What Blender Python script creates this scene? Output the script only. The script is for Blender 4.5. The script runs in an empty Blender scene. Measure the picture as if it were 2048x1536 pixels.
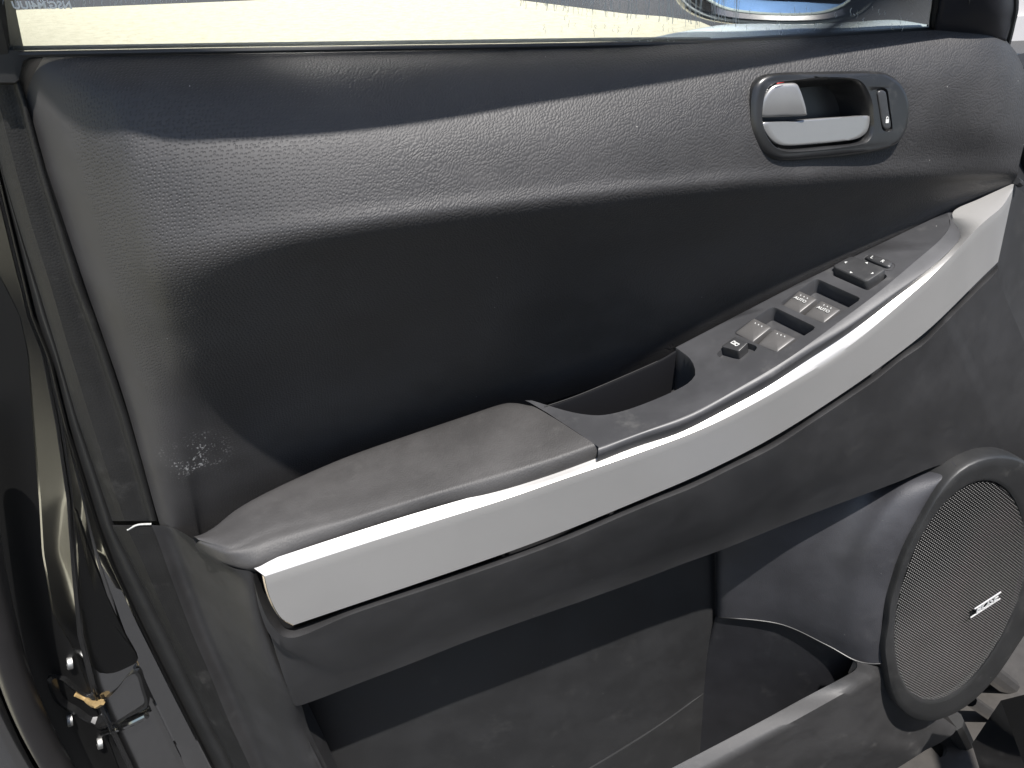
import bpy, bmesh, math, random
from mathutils import Vector, Matrix, geometry
from mathutils.bvhtree import BVHTree
random.seed(7)
S = bpy.context.scene
COL = S.collection
R = math.radians
# ------------------------------------------------------------------ camera
F = 1660.0
CAM = Vector((0, -0.72, 1.42)); YAW = R(14); PITCH = R(32)
fw = Vector((math.sin(YAW)*math.cos(PITCH), math.cos(YAW)*math.cos(PITCH), -math.sin(PITCH)))
rt = fw.cross(Vector((0, 0, 1))).normalized(); up = rt.cross(fw)
cd = bpy.data.cameras.new('camera'); cam = bpy.data.objects.new('camera', cd); COL.objects.link(cam)
cam.matrix_world = Matrix(((rt.x, up.x, -fw.x, CAM.x), (rt.y, up.y, -fw.y, CAM.y), (rt.z, up.z, -fw.z, CAM.z), (0, 0, 0, 1)))
cd.sensor_width = 36; cd.lens = F/2048*36; cd.clip_start = 0.01; cd.clip_end = 500
S.camera = cam
# ------------------------------------------------------------------ sky, sun, exposure
SUN = Vector((0.01, -0.38, 0.90)).normalized()
w = bpy.data.worlds.new('World'); S.world = w; w.use_nodes = True
nt = w.node_tree; bg = nt.nodes['Background']; sky = nt.nodes.new('ShaderNodeTexSky')
sky.sky_type = 'NISHITA'; sky.sun_disc = False
sky.sun_elevation = math.asin(SUN.z); sky.sun_rotation = math.atan2(SUN.x, SUN.y)
nt.links.new(sky.outputs[0], bg.inputs[0]); bg.inputs[1].default_value = 0.11
sl = bpy.data.lights.new('sun', 'SUN'); sl.energy = 5.0; sl.angle = R(0.6); sl.color = (1, 0.965, 0.925)
so = bpy.data.objects.new('sun', sl); COL.objects.link(so); so.rotation_euler = SUN.to_track_quat('Z', 'Y').to_euler()
so.location = (-1, -1, 4)
vs = S.view_settings; vs.view_transform = 'Standard'; vs.look = 'None'; vs.exposure = 0.9; vs.gamma = 1
# ------------------------------------------------------------------ helpers
def ray(px, py):
    return rt*((px-1024)/F) + up*(-(py-768)/F) + fw
def U(px, py, h=0.0):                       # a point of the photograph on the plane y = -h
    d = ray(px, py); return CAM + d*((-h-CAM.y)/d.y)
def UG(px, py, z=0.0):
    d = ray(px, py); return CAM + d*((z-CAM.z)/d.z)
def lerp(a, b, t): return a+(b-a)*t
def interp(x, xs, ys):
    if x <= xs[0]: return ys[0]
    for i in range(len(xs)-1):
        if x <= xs[i+1]: return lerp(ys[i], ys[i+1], (x-xs[i])/(xs[i+1]-xs[i]))
    return ys[-1]
def crom(p, t):
    n = len(p)-1; i = min(int(t*n), n-1); u = t*n-i
    p1, p2 = p[i], p[i+1]
    p0 = p[i-1] if i > 0 else p1*2-p2
    p3 = p[i+2] if i+2 <= n else p2*2-p1
    return (p1*2 + (p2-p0)*u + (p0*2-p1*5+p2*4-p3)*u*u + (p1*3-p0-p2*3+p3)*u*u*u)*0.5
def rs(p, n):                               # resample an open polyline by length, smooth
    p = [Vector(q) for q in p]
    m = 24*(len(p)-1); d = [crom(p, k/m) for k in range(m+1)]
    L = [0]
    for a, b in zip(d, d[1:]): L.append(L[-1]+(b-a).length)
    out = []; j = 0
    for k in range(n):
        t = L[-1]*k/(n-1)
        while j < len(L)-2 and L[j+1] < t: j += 1
        out.append(d[j].lerp(d[j+1], min(1, max(0, (t-L[j])/max(1e-9, L[j+1]-L[j])))))
    return out
def rsc(p, n):                              # closed loop
    p = [Vector(q) for q in p]; q = p[-2:]+p+p[:3]
    m = 16; d = []
    for i in range(2, 2+len(p)):
        for k in range(m):
            u = k/m; p0, p1, p2, p3 = q[i-1], q[i], q[i+1], q[(i+2) % len(q)]
            d.append((p1*2+(p2-p0)*u+(p0*2-p1*5+p2*4-p3)*u*u+(p1*3-p0-p2*3+p3)*u*u*u)*0.5)
    d.append(d[0]); L = [0]
    for a, b in zip(d, d[1:]): L.append(L[-1]+(b-a).length)
    out = []; j = 0
    for k in range(n):
        t = L[-1]*k/n
        while j < len(L)-2 and L[j+1] < t: j += 1
        out.append(d[j].lerp(d[j+1], (t-L[j])/max(1e-9, L[j+1]-L[j])))
    return out
class MB:
    def __init__(s): s.v = []; s.f = []; s.uv = {}
    def add(s, vs, fs):
        o = len(s.v); s.v += [Vector(v) for v in vs]; s.f += [tuple(o+i for i in f) for f in fs]; return s
    def grid(s, rows, flip=False):
        n = len(rows[0]); fs = []; o = len(s.v)
        cv = [0.0]*n
        for i, r in enumerate(rows):
            cu = 0.0
            for j, q in enumerate(r):
                if j: cu += (q-r[j-1]).length
                if i: cv[j] += (q-rows[i-1][j]).length
                s.uv[o+i*n+j] = (cu+r[0].x, -cv[j])
        for i in range(len(rows)-1):
            for j in range(n-1):
                f = (i*n+j, (i+1)*n+j, (i+1)*n+j+1, i*n+j+1)
                fs.append(f[::-1] if flip else f)
        return s.add([q for r in rows for q in r], fs)
    def loft(s, rows, nu, nv, flip=False):  # rows of control points, smooth both ways
        a = [[crom(r, k/(nu-1)) for k in range(nu)] for r in rows]
        g = [[crom([r[k] for r in a], t/(nv-1)) for k in range(nu)] for t in range(nv)]
        return s.grid(g, flip)
    def rings(s, loops, cap0=False, cap1=False):
        n = len(loops[0]); fs = []
        for i in range(len(loops)-1):
            for j in range(n):
                k = (j+1) % n; fs.append((i*n+j, i*n+k, (i+1)*n+k, (i+1)*n+j))
        vs = [q for l in loops for q in l]
        for c, l, base in ((cap0, loops[0], 0), (cap1, loops[-1], (len(loops)-1)*n)):
            if c:
                vs.append(sum(l, Vector())/n); ci = len(vs)-1
                for j in range(n): fs.append((ci, base+j, base+(j+1) % n))
        return s.add(vs, fs)
    def tube(s, pts, r, seg=10, caps=True):
        loops = []; prev = None
        for i, p in enumerate(pts):
            t = (pts[min(i+1, len(pts)-1)]-pts[max(i-1, 0)]).normalized()
            n = (prev - t*prev.dot(t)).normalized() if prev else t.orthogonal().normalized()
            prev = n; b = t.cross(n); rr = r[i] if isinstance(r, (list, tuple)) else r
            loops.append([p+(n*math.cos(a)+b*math.sin(a))*rr for a in [2*math.pi*k/seg for k in range(seg)]])
        return s.rings(loops, caps, caps)
    def box(s, c, sx, sy, sz, ax=None):
        X, Y, Z = ax or (Vector((1, 0, 0)), Vector((0, 1, 0)), Vector((0, 0, 1)))
        v = [Vector(c)+X*sx*i/2+Y*sy*j/2+Z*sz*k/2 for i in (-1, 1) for j in (-1, 1) for k in (-1, 1)]
        return s.add(v, [(0, 1, 3, 2), (4, 6, 7, 5), (0, 4, 5, 1), (2, 3, 7, 6), (0, 2, 6, 4), (1, 5, 7, 3)])
    def mesh(s, name, off=Vector()):
        me = bpy.data.meshes.new(name); me.from_pydata([v-off for v in s.v], [], s.f); me.update()
        if s.uv:
            at = me.attributes.new('grain', 'FLOAT_VECTOR', 'POINT')
            at.data.foreach_set('vector', [c for i in range(len(s.v)) for c in (*s.uv.get(i, (0, 0)), 0)])
        return me
    def bvh(s): return BVHTree.FromPolygons(s.v, s.f)
ROOT = {}
def empty(name, loc, label, cat, group=None):
    o = bpy.data.objects.new(name, None); COL.objects.link(o); o.location = loc; o.empty_display_size = 0.05
    o['label'] = label; o['category'] = cat
    if group: o['group'] = group
    ROOT[o.name] = Vector(loc); return o
def root_off(p):
    while p.parent: p = p.parent
    return ROOT.get(p.name, Vector())
def obj(name, mb, mat, parent=None, angle=35, thick=0, label=None, kind=None, bevel=0, recalc=True, subsurf=0):
    off = root_off(parent) if parent else Vector()
    me = mb.mesh(name, off) if isinstance(mb, MB) else mb
    if isinstance(mb, MB):
        bm = bmesh.new(); bm.from_mesh(me); bmesh.ops.remove_doubles(bm, verts=bm.verts, dist=2e-5)
        if recalc: bmesh.ops.recalc_face_normals(bm, faces=bm.faces)
        bm.to_mesh(me); bm.free()
        for p in me.polygons: p.use_smooth = True
        me.set_sharp_from_angle(angle=R(angle))
    me.materials.append(mat)
    o = bpy.data.objects.new(name, me); COL.objects.link(o); o.parent = parent
    if thick:
        m = o.modifiers.new('t', 'SOLIDIFY'); m.thickness = thick; m.offset = 0
    if bevel:
        m = o.modifiers.new('b', 'BEVEL'); m.width = bevel; m.segments = 2; m.limit_method = 'ANGLE'
    if label: o['label'] = label
    if kind: o['kind'] = kind
    return o
def face_cam(mb):                           # orient an open sheet so its faces look towards the cabin
    c = 0
    for f in mb.f:
        a, b, d = mb.v[f[0]], mb.v[f[1]], mb.v[f[2]]; n = (b-a).cross(d-a); c += 1 if n.dot(CAM-a) > 0 else -1
    if c < 0: mb.f = [f[::-1] for f in mb.f]
    return mb
# ------------------------------------------------------------------ materials
def mat(name):
    m = bpy.data.materials.new(name); m.use_nodes = True; return m, m.node_tree, m.node_tree.nodes['Principled BSDF']
def N(nt, t, **k):
    n = nt.nodes.new(t)
    for a, b in k.items():
        if hasattr(n, a): setattr(n, a, b)
        else: n.inputs[a].default_value = b
    return n
def math_(nt, op, a, b=None, c=None, clamp=False):
    n = nt.nodes.new('ShaderNodeMath'); n.operation = op; n.use_clamp = clamp
    for i, x in enumerate((a, b, c)):
        if x is None: continue
        if isinstance(x, (int, float)): n.inputs[i].default_value = x
        else: nt.links.new(x, n.inputs[i])
    return n.outputs[0]
def ramp(nt, x, a, b): # smooth 0..1
    n = nt.nodes.new('ShaderNodeMapRange'); n.interpolation_type = 'SMOOTHSTEP'
    nt.links.new(x, n.inputs[0]); n.inputs[1].default_value = a; n.inputs[2].default_value = b; return n.outputs[0]
def noise(nt, scale, detail=4, rough=0.6, vec=None):
    n = N(nt, 'ShaderNodeTexNoise'); n.inputs['Scale'].default_value = scale; n.inputs['Detail'].default_value = detail; n.inputs['Roughness'].default_value = rough
    if vec: nt.links.new(vec, n.inputs['Vector'])
    return n.outputs[0]
def mixc(nt, f, a, b):
    n = nt.nodes.new('ShaderNodeMix'); n.data_type = 'RGBA'
    nt.links.new(f, n.inputs[0]) if not isinstance(f, float) else None
    for i, x in ((6, a), (7, b)):
        if isinstance(x, tuple): n.inputs[i].default_value = x+(1,)
        else: nt.links.new(x, n.inputs[i])
    return n.outputs[2]
def plastic(name, base, rough=0.5, kind='fine', gscale=240, bump=0.5, dust=0.35, dist=0.0006, var=0.18, spec=0.5, mask=None, specks=True):
    m, nt, p = mat(name); tc = N(nt, 'ShaderNodeTexCoord'); co = tc.outputs['Object']
    # colour: faint wear and dust
    cl = noise(nt, 9, 5, 0.65, co); lo = tuple(c*(1-var) for c in base); hi = tuple(c*(1+var) for c in base)
    col = mixc(nt, ramp(nt, cl, 0.35, 0.68), lo, hi)
    if dust > 0:
        sm = math_(nt, 'MULTIPLY', ramp(nt, noise(nt, 26, 6, 0.7, co), 0.56, 0.78), dust)
        col = mixc(nt, sm, col, (0.16, 0.155, 0.145))
    if specks:
        v = N(nt, 'ShaderNodeTexVoronoi'); v.inputs['Scale'].default_value = 55; v.inputs['Randomness'].default_value = 1; nt.links.new(co, v.inputs['Vector'])
        sp = math_(nt, 'LESS_THAN', v.outputs['Distance'], 0.024)
        pick = math_(nt, 'GREATER_THAN', noise(nt, 14, 2, 0.5, co), 0.58)
        col = mixc(nt, math_(nt, 'MULTIPLY', math_(nt, 'MULTIPLY', sp, pick), 0.7), col, (0.55, 0.54, 0.5))
    nt.links.new(col, p.inputs['Base Color'])
    rr = math_(nt, 'MULTIPLY_ADD', noise(nt, 18, 4, 0.6, co), 0.22, rough-0.11)
    nt.links.new(rr, p.inputs['Roughness']); p.inputs['Specular IOR Level'].default_value = spec
    if kind == 'none': return m
    if kind in ('pebble', 'leather', 'dots'):
        at = N(nt, 'ShaderNodeAttribute'); at.attribute_name = 'grain'; gc = at.outputs['Vector']
        def vor(vec, sc, rnd, feat='F1'):
            v = N(nt, 'ShaderNodeTexVoronoi', feature=feat); v.voronoi_dimensions = '2D'; v.inputs['Scale'].default_value = sc; v.inputs['Randomness'].default_value = rnd
            nt.links.new(vec, v.inputs['Vector']); return v.outputs['Distance']
        wob = N(nt, 'ShaderNodeTexNoise'); wob.inputs['Scale'].default_value = gscale*0.22; wob.inputs['Detail'].default_value = 2; nt.links.new(gc, wob.inputs['Vector'])
        va = nt.nodes.new('ShaderNodeVectorMath'); va.operation = 'MULTIPLY_ADD'; nt.links.new(wob.outputs['Color'], va.inputs[0])
        q = (3.0 if kind == 'pebble' else 2.5)/gscale; va.inputs[1].default_value = (q, q, q); nt.links.new(gc, va.inputs[2])
        st = nt.nodes.new('ShaderNodeMapping'); nt.links.new(va.outputs[0], st.inputs[0]); st.inputs['Rotation'].default_value = (0, 0, R(-28)); st.inputs['Scale'].default_value = (1.15, .88, 1)
        wr = math_(nt, 'SUBTRACT', 0.8, vor(st.outputs[0], gscale*(1.65 if kind == 'pebble' else 1), 0.8))   # wrinkles: cells parted by valleys
        if kind == 'pebble':
            dot = ramp(nt, vor(gc, gscale*1.25, 0.6), 0.16, 0.34)       # dimples pressed in
            sx = N(nt, 'ShaderNodeSeparateXYZ'); nt.links.new(co, sx.inputs[0])
            xm = ramp(nt, sx.outputs['X'], mask['x0'], mask['x1'])
            hgt = math_(nt, 'ADD', math_(nt, 'MULTIPLY', dot, math_(nt, 'SUBTRACT', 1.0, xm)), math_(nt, 'MULTIPLY', wr, math_(nt, 'MULTIPLY', xm, 0.85)))
            # smooth margin along the rear edge: x - (a + b z)
            e = math_(nt, 'SUBTRACT', sx.outputs['X'], math_(nt, 'MULTIPLY_ADD', sx.outputs['Z'], mask['b'], mask['a']))
            hgt = math_(nt, 'MULTIPLY', hgt, ramp(nt, e, -0.004, 0.014))
            # pale scuff cluster
            if 'scuff' in mask:
                dd = nt.nodes.new('ShaderNodeVectorMath'); dd.operation = 'DISTANCE'; nt.links.new(co, dd.inputs[0]); dd.inputs[1].default_value = mask['scuff']
                near = math_(nt, 'SUBTRACT', 1.0, ramp(nt, dd.outputs['Value'], 0.0, 0.040))
                gr = ramp(nt, math_(nt, 'MULTIPLY', noise(nt, 420, 2, 0.6, co), math_(nt, 'MULTIPLY_ADD', noise(nt, 60, 3, 0.6, co), 1.0, 0.5)), 0.58, 0.74)
                f = math_(nt, 'MULTIPLY', gr, near)
                col2 = mixc(nt, math_(nt, 'MINIMUM', math_(nt, 'MULTIPLY', f, 1.3), 0.6), col, (0.5, 0.5, 0.48)); nt.links.new(col2, p.inputs['Base Color'])
        elif kind == 'dots':
            hgt = ramp(nt, vor(gc, gscale, 0.5), 0.1, 0.4)
        else: hgt = wr
    else:
        hgt = noise(nt, gscale*2.4, 3, 0.7, co)
    b = N(nt, 'ShaderNodeBump'); b.inputs['Strength'].default_value = bump; b.inputs['Distance'].default_value = dist
    nt.links.new(hgt, b.inputs['Height']); nt.links.new(b.outputs[0], p.inputs['Normal'])
    return m
def simple(name, base, rough=0.4, metal=0.0, spec=0.5, ior=1.5, coat=0, nscale=0, namp=0.0, bump=0.0):
    m, nt, p = mat(name); p.inputs['Base Color'].default_value = base+(1,); p.inputs['Roughness'].default_value = rough
    p.inputs['Metallic'].default_value = metal; p.inputs['Specular IOR Level'].default_value = spec; p.inputs['IOR'].default_value = ior
    p.inputs['Coat Weight'].default_value = coat; p.inputs['Coat Roughness'].default_value = 0.03
    if nscale:
        tc = N(nt, 'ShaderNodeTexCoord'); co = tc.outputs['Object']; n = noise(nt, nscale, 5, 0.65, co)
        nt.links.new(mixc(nt, n, tuple(c*(1-namp) for c in base), tuple(c*(1+namp) for c in base)), p.inputs['Base Color'])
        nt.links.new(math_(nt, 'MULTIPLY_ADD', n, 0.3*rough, rough*0.85), p.inputs['Roughness'])
        if bump:
            b = N(nt, 'ShaderNodeBump'); b.inputs['Strength'].default_value = bump; b.inputs['Distance'].default_value = 0.0004
            nt.links.new(noise(nt, nscale*30, 3, 0.6, co), b.inputs['Height']); nt.links.new(b.outputs[0], p.inputs['Normal'])
    return m
DOOR_AT = Vector((0.25, 0.0, 0.0))
def dl(p): return p-DOOR_AT
pa, pb = dl(U(120, 240, .03)), dl(U(340, 1010, .02)); kb = (pa.x-pb.x)/(pa.z-pb.z)
GR = plastic('grained_vinyl', (0.030, 0.0286, 0.0286), 0.60, 'pebble', 250, 0.75, 0.06, 0.0006, spec=.5,
             mask=dict(x0=-0.36, x1=-0.12, a=pa.x-kb*pa.z, b=kb, scuff=tuple(dl(U(392, 905, -.002)))))
GR2 = plastic('lower_vinyl', (0.025, 0.0245, 0.025), 0.52, 'fine', 500, 0.35, 0.08, 0.0004)
PAD = plastic('armrest_vinyl', (0.040, 0.038, 0.037), 0.58, 'leather', 480, 0.5, 0.12, 0.0003)
SWP = plastic('switch_panel_plastic', (0.038, 0.038, 0.040), 0.46, 'fine', 700, 0.2, 0.25, 0.0003)
EDG = plastic('rear_edge_plastic', (0.013, 0.0127, 0.0124), 0.6, 'dots', 330, 0.4, 0.12, 0.0003, spec=.25)
BLK = plastic('black_button_plastic', (0.032, 0.032, 0.033), 0.38, 'fine', 900, 0.12, 0.3, 0.0002)
BZL = plastic('bezel_plastic', (0.018, 0.018, 0.0185), 0.33, 'fine', 500, 0.1, 0.25, 0.0002, specks=False)
DRK = simple('recess_black', (0.010, 0.010, 0.011), 0.6)
RUB = simple('rubber', (0.012, 0.012, 0.012), 0.55, nscale=30, namp=0.3)
WST = simple('weatherstrip_rubber', (0.014, 0.013, 0.013), 0.38, nscale=25, namp=0.3)
SIL = simple('satin_silver', (0.405, 0.395, 0.38), 0.34, metal=0.45, nscale=9, namp=0.07, bump=0.08)
SILD = simple('dull_silver', (0.27, 0.265, 0.26), 0.33, metal=0.6, nscale=22, namp=0.08, bump=0.08)
BTN = simple('switch_silver_grey', (0.098, 0.094, 0.091), 0.42, metal=0.3, nscale=60, namp=0.1)
CRM = simple('sunlit_cream_edge', (0.72, 0.60, 0.42), 0.5, nscale=60, namp=0.15)  # cream colour stands in for sunlight on the trim's left end
PNT = simple('black_paint', (0.006, 0.006, 0.006), 0.10, spec=0.9, ior=2.2, coat=1.0)
STL = simple('bolt_steel', (0.35, 0.35, 0.34), 0.55, metal=1.0, nscale=200, namp=0.2)
TAN = simple('worn_tan_rubber', (0.24, 0.165, 0.07), 0.7, nscale=150, namp=0.4, bump=0.4)
WHT = simple('white_print', (0.5, 0.5, 0.48), 0.5)
GRM = simple('grille_metal', (0.009, 0.009, 0.0095), 0.42, metal=0.3, spec=.35, nscale=12, namp=0.3)
LOGO = simple('badge_silver', (0.42, 0.42, 0.42), 0.45)
# ------------------------------------------------------------------ setting
def asphalt():
    m, nt, p = mat('asphalt'); tc = N(nt, 'ShaderNodeTexCoord'); co = tc.outputs['Object']
    c = mixc(nt, noise(nt, 60, 6, 0.75, co), (0.025, 0.025, 0.026), (0.075, 0.074, 0.073)); nt.links.new(c, p.inputs['Base Color']); p.inputs['Roughness'].default_value = 0.9
    b = N(nt, 'ShaderNodeBump'); b.inputs['Distance'].default_value = 0.003; nt.links.new(noise(nt, 150, 4, 0.7, co), b.inputs['Height']); nt.links.new(b.outputs[0], p.inputs['Normal']); return m
def sand():
    m, nt, p = mat('pale_gravel'); tc = N(nt, 'ShaderNodeTexCoord'); co = tc.outputs['Object']
    c = mixc(nt, ramp(nt, noise(nt, 9, 8, 0.8, co), 0.3, 0.6), (0.41, 0.38, 0.265), (0.54, 0.505, 0.37)); nt.links.new(c, p.inputs['Base Color']); p.inputs['Roughness'].default_value = 0.95
    b = N(nt, 'ShaderNodeBump'); b.inputs['Distance'].default_value = 0.02; nt.links.new(noise(nt, 25, 5, 0.7, co), b.inputs['Height']); nt.links.new(b.outputs[0], p.inputs['Normal']); return m
g = MB().add([(-120, -120, 0), (120, -120, 0), (120, 120, 0), (-120, 120, 0)], [(0, 1, 2, 3)])
o = obj('ground', g, asphalt(), kind='structure')
lot = [(-60, 40), (-60, -30), (-2.2, -30), (-1.6, -3), (-0.9, 1.2)]
e1 = [UG(x, y) for x, y in [(1460, 70), (1400, 44), (1330, 34), (1250, 28), (1150, 15), (1040, 1), (950, -12)]]
e2 = [UG(x, y) for x, y in [(560, -4), (540, 0), (270, 11), (0, 22), (-300, 36)]]
pl = [Vector((x, y, 0.004)) for x, y in [(-30, -30), (-6.0, -30), (-2.3, -1.1), (-0.95, 0.05), (-0.25, .75), (0.6, 1.1), (1.6, 1.6)]] + [Vector((p.x, p.y, 0.004)) for p in e1+e2]
tri = geometry.tessellate_polygon([pl])
obj('gravel_lot', MB().add(pl, [tuple(t) for t in tri]), sand(), kind='structure')

def conc():
    m, nt, p = mat('worn_concrete'); tc = N(nt, 'ShaderNodeTexCoord'); co = tc.outputs['Object']
    c = mixc(nt, noise(nt, 35, 7, 0.75, co), (0.015, 0.0135, 0.012), (0.055, 0.05, 0.045)); nt.links.new(c, p.inputs['Base Color']); p.inputs['Roughness'].default_value = 0.9; return m
obj('pavement', MB().add([(.62, -.5, .004), (3.5, -.9, .004), (3.5, 1.4, .004), (.62, 1.4, .004)], [(0, 1, 2, 3)]), conc(), kind='structure')
# ================================================================== THE DOOR
door = empty('car_door', DOOR_AT, 'open black car door seen from inside with grey armrest, silver trim and speaker', 'car door')
# ---- upper panel
def row(pts): return [U(*q) for q in pts]
upper = [
 row([(28,122,-.012),(90,116,-.004),(190,113,0),(300,111,0),(600,106,0),(1000,98,0),(1400,87,0),(1700,71,0),(1880,60,0),(1965,62,0),(2004,72,-.01)]),
 row([(36,150,-.012),(100,150,.002),(190,148,.018),(300,146,.023),(600,140,.024),(1000,130,.024),(1400,118,.022),(1700,100,.018),(1880,90,.014),(1985,95,.010),(2036,112,-.01)]),
 row([(52,200,-.012),(112,200,.006),(200,198,.031),(300,196,.042),(600,192,.045),(1000,186,.044),(1400,176,.040),(1700,166,.033),(1880,160,.028),(2000,162,.020),(2060,180,-.006)]),
 row([(82,305,-.012),(135,305,.009),(215,303,.042),(310,302,.062),(600,290,.071),(1000,275,.068),(1400,262,.056),(1700,252,.042),(1880,248,.033),(1995,250,.027),(2058,255,.004)]),
 row([(120,420,-.012),(172,425,.009),(240,432,.046),(330,436,.077),(600,412,.091),(1000,372,.084),(1400,338,.064),(1700,318,.044),(1880,308,.030),(1985,305,.024),(2044,305,.008)]),
 row([(150,510,-.012),(200,522,.007),(262,532,.044),(345,532,.082),(600,478,.098),(1000,424,.090),(1400,382,.067),(1700,360,.043),(1880,350,.027),(1975,346,.021),(2036,340,.008)]),
 row([(175,585,-.012),(222,600,.006),(288,620,.036),(372,622,.066),(600,542,.078),(1000,486,.068),(1400,438,.044),(1700,402,.023),(1880,370,.011),(1965,360,.009),(2034,352,.006)]),
 row([(205,670,-.012),(250,690,.004),(312,705,.026),(402,700,.046),(620,635,.045),(1000,570,.034),(1400,505,.014),(1700,436,.006),(1890,386,.003),(1962,372,.005),(2030,358,.004)]),
 row([(255,820,-.012),(292,845,.002),(345,860,.012),(430,845,.004),(650,755,-.006),(1000,680,-.008),(1350,600,-.006),(1680,480,-.003),(1895,402,.0),(1960,384,.002),(2028,363,.002)]),
 row([(318,1044,-.010),(352,1056,-.002),(392,1063,-.010),(440,1044,-.024),(700,906,-.048),(1000,803,-.042),(1330,692,-.026),(1620,556,-.010),(1900,420,.0),(1958,396,.0),(2027,368,.0)]),
]
last = upper[-1]
upper.append([p+Vector((0, .010, -.03)) for p in last])
up_mb = face_cam(MB().loft(upper, 200, 170))
upper_bvh = up_mb.bvh()
obj('upper_panel', up_mb, GR, door, angle=80, label='pebble grained dark grey upper trim panel')
def on(bvh, px, py, off=0.0):
    d = ray(px, py).normalized(); h = bvh.ray_cast(CAM, d)
    if h[0] is None: return None
    n = h[1]; n = n if n.dot(d) < 0 else -n
    return h[0]+n*off
# inner steel behind everything so no gap shows daylight
bk = MB().grid([[U(-60, 130, -.125), U(1000, 130, -.125), U(2060, 110, -.125)], [U(-60, 1800, -.125), U(1000, 1800, -.125), U(1960, 1600, -.125)]])
obj('door_shell', face_cam(bk), DRK, door, thick=0.02)

# ---- armrest reference surface
RL = [(700, 905), (1000, 803), (1320, 690), (1600, 565), (1900, 420), (2027, 365)]
RW = [U(a, b, 0) for a, b in RL]; RX = [q.x for q in RW]; RZ = [q.z for q in RW]
def zr(x):
    if x < RX[0]: return RZ[0]+(x-RX[0])*.12
    return interp(x, RX, RZ)
def A(px, py, drop=0.0, k=.10):
    lo, hi = -.06, .4
    for _ in range(36):
        m = (lo+hi)/2; q = U(px, py, m)
        if q.z-(zr(q.x)-k*m-drop) < 0: lo = m
        else: hi = m
    return q
AN = (Vector((1, 0, .30)).normalized()).cross(Vector((0, -1, -.10)).normalized()); AN = AN if AN.z > 0 else -AN; AN.normalize()

# ---- armrest pad
rear = [(384,1070),(405,1062),(430,1046),(470,1014),(520,985),(600,947),(700,905),(820,863),(930,826),(1000,803),(1030,800),(1059,805)]
ridge = [(400,1082),(425,1090),(462,1097),(510,1078),(553,1061),(620,1045),(688,1030),(780,1004),(870,977),(980,943),(1090,912),(1180,882)]
front = [(392,1092),(420,1110),(455,1128),(502,1134),(545,1120),(610,1098),(670,1078),(770,1046),(870,1015),(980,986),(1100,948),(1203,911)]
mid1 = [((a[0]*.62+b[0]*.38), (a[1]*.62+b[1]*.38)) for a, b in zip(rear, ridge)]
mid2 = [((a[0]*.22+b[0]*.78), (a[1]*.22+b[1]*.78)) for a, b in zip(rear, ridge)]
rowA = [A(*q) + Vector((0, 0, -.004)) for q in rear]
rows = [[p+Vector((0, .004, -.02)) for p in rowA], rowA, [A(*q, drop=-.002) for q in mid1], [A(*q, drop=-.002) for q in mid2], [A(*q, drop=-.0005) for q in ridge]]
fr = [A(*q, drop=.014) for q in front]
rid = rows[-1]
r45 = [a.lerp(b, .45)+Vector((0, -.0025, .0035)) for a, b in zip(rid, fr)]
rows += [r45, fr, [p+Vector((0, .006, -.012)) for p in fr]]
pad_mb = face_cam(MB().loft(rows, 120, 50)); obj('armrest_pad', pad_mb, PAD, door, angle=80, label='padded grey armrest with fine leather grain')

# ---- switch panel (flat top with openings, rolled front edge)
def dense(pts, n=6):
    out = []
    for a, b in zip(pts, pts[1:]):
        for k in range(n): out.append((lerp(a[0], b[0], k/n), lerp(a[1], b[1], k/n)))
    return out
front_top = [(1197,894),(1300,858),(1400,818),(1500,763),(1584,712),(1680,642),(1760,582),(1830,523),(1880,480),(1900,452)]
front_edge = [(1196,912),(1276,881),(1364,850),(1452,806),(1539,758),(1627,701),(1702,652),(1789,589),(1863,534),(1914,486),(1921,464),(1915,443),(1904,424)]
cup = [(1093,810),(1134,822),(1171,829),(1208,830),(1256,819),(1317,796),(1366,773),(1386,757),(1391,743),(1381,718),(1352,695)]
cupd = [(q.x, q.y) for q in rs([Vector((a, b, 0)) for a, b in cup], 34)]
ft = [(q.x, q.y) for q in rs([Vector((a, b, 0)) for a, b in front_top], 40)]
outline = cupd + dense([(1352,695),(1600,566),(1893,424)], 8) + [(1893,424),(1898,436)] + ft[::-1] + dense([(1197,894),(1165,872),(1095,826),(1058,804)], 3) + [(1058,804),(1050,801),(1064,801)]
def rquad(c, r=0.12, n=5):                  # rounded quad in picture coordinates, c = four corners in order
    out = []; m = len(c)
    for i in range(m):
        p = Vector(c[i]); a = Vector(c[i-1]); b = Vector(c[(i+1) % m])
        A0 = p.lerp(a, r); B0 = p.lerp(b, r)
        for k in range(n+1):
            t = k/n; q = A0*(1-t)**2+p*2*t*(1-t)+B0*t*t; out.append((q.x, q.y))
    return out
wells = {'front': rquad([(1558,607),(1632,556),(1724,597),(1648,648)], .10), 'rear': rquad([(1464,665),(1545,612),(1634,655),(1554,706)], .10)}
jw = rquad([(1659,548),(1700,521),(1778,551),(1738,583)], .16)
sw_ = rquad([(1724,522),(1738,513),(1785,530),(1778,541)], .3)
lw = rquad([(1428,709),(1474,678),(1520,694),(1472,731)], .26)
holes = [wells['front'], wells['rear'], jw, lw]
loops3 = [[A(*q) for q in outline]] + [[A(*q) for q in h] for h in holes]
flat = [[Vector((q[0], q[1], 0)) for q in outline]] + [[Vector((q[0], q[1], 0)) for q in h] for h in holes]
tri = geometry.tessellate_polygon(flat)
sp = MB().add([p for l in loops3 for p in l], [tuple(t) for t in tri])
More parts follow.
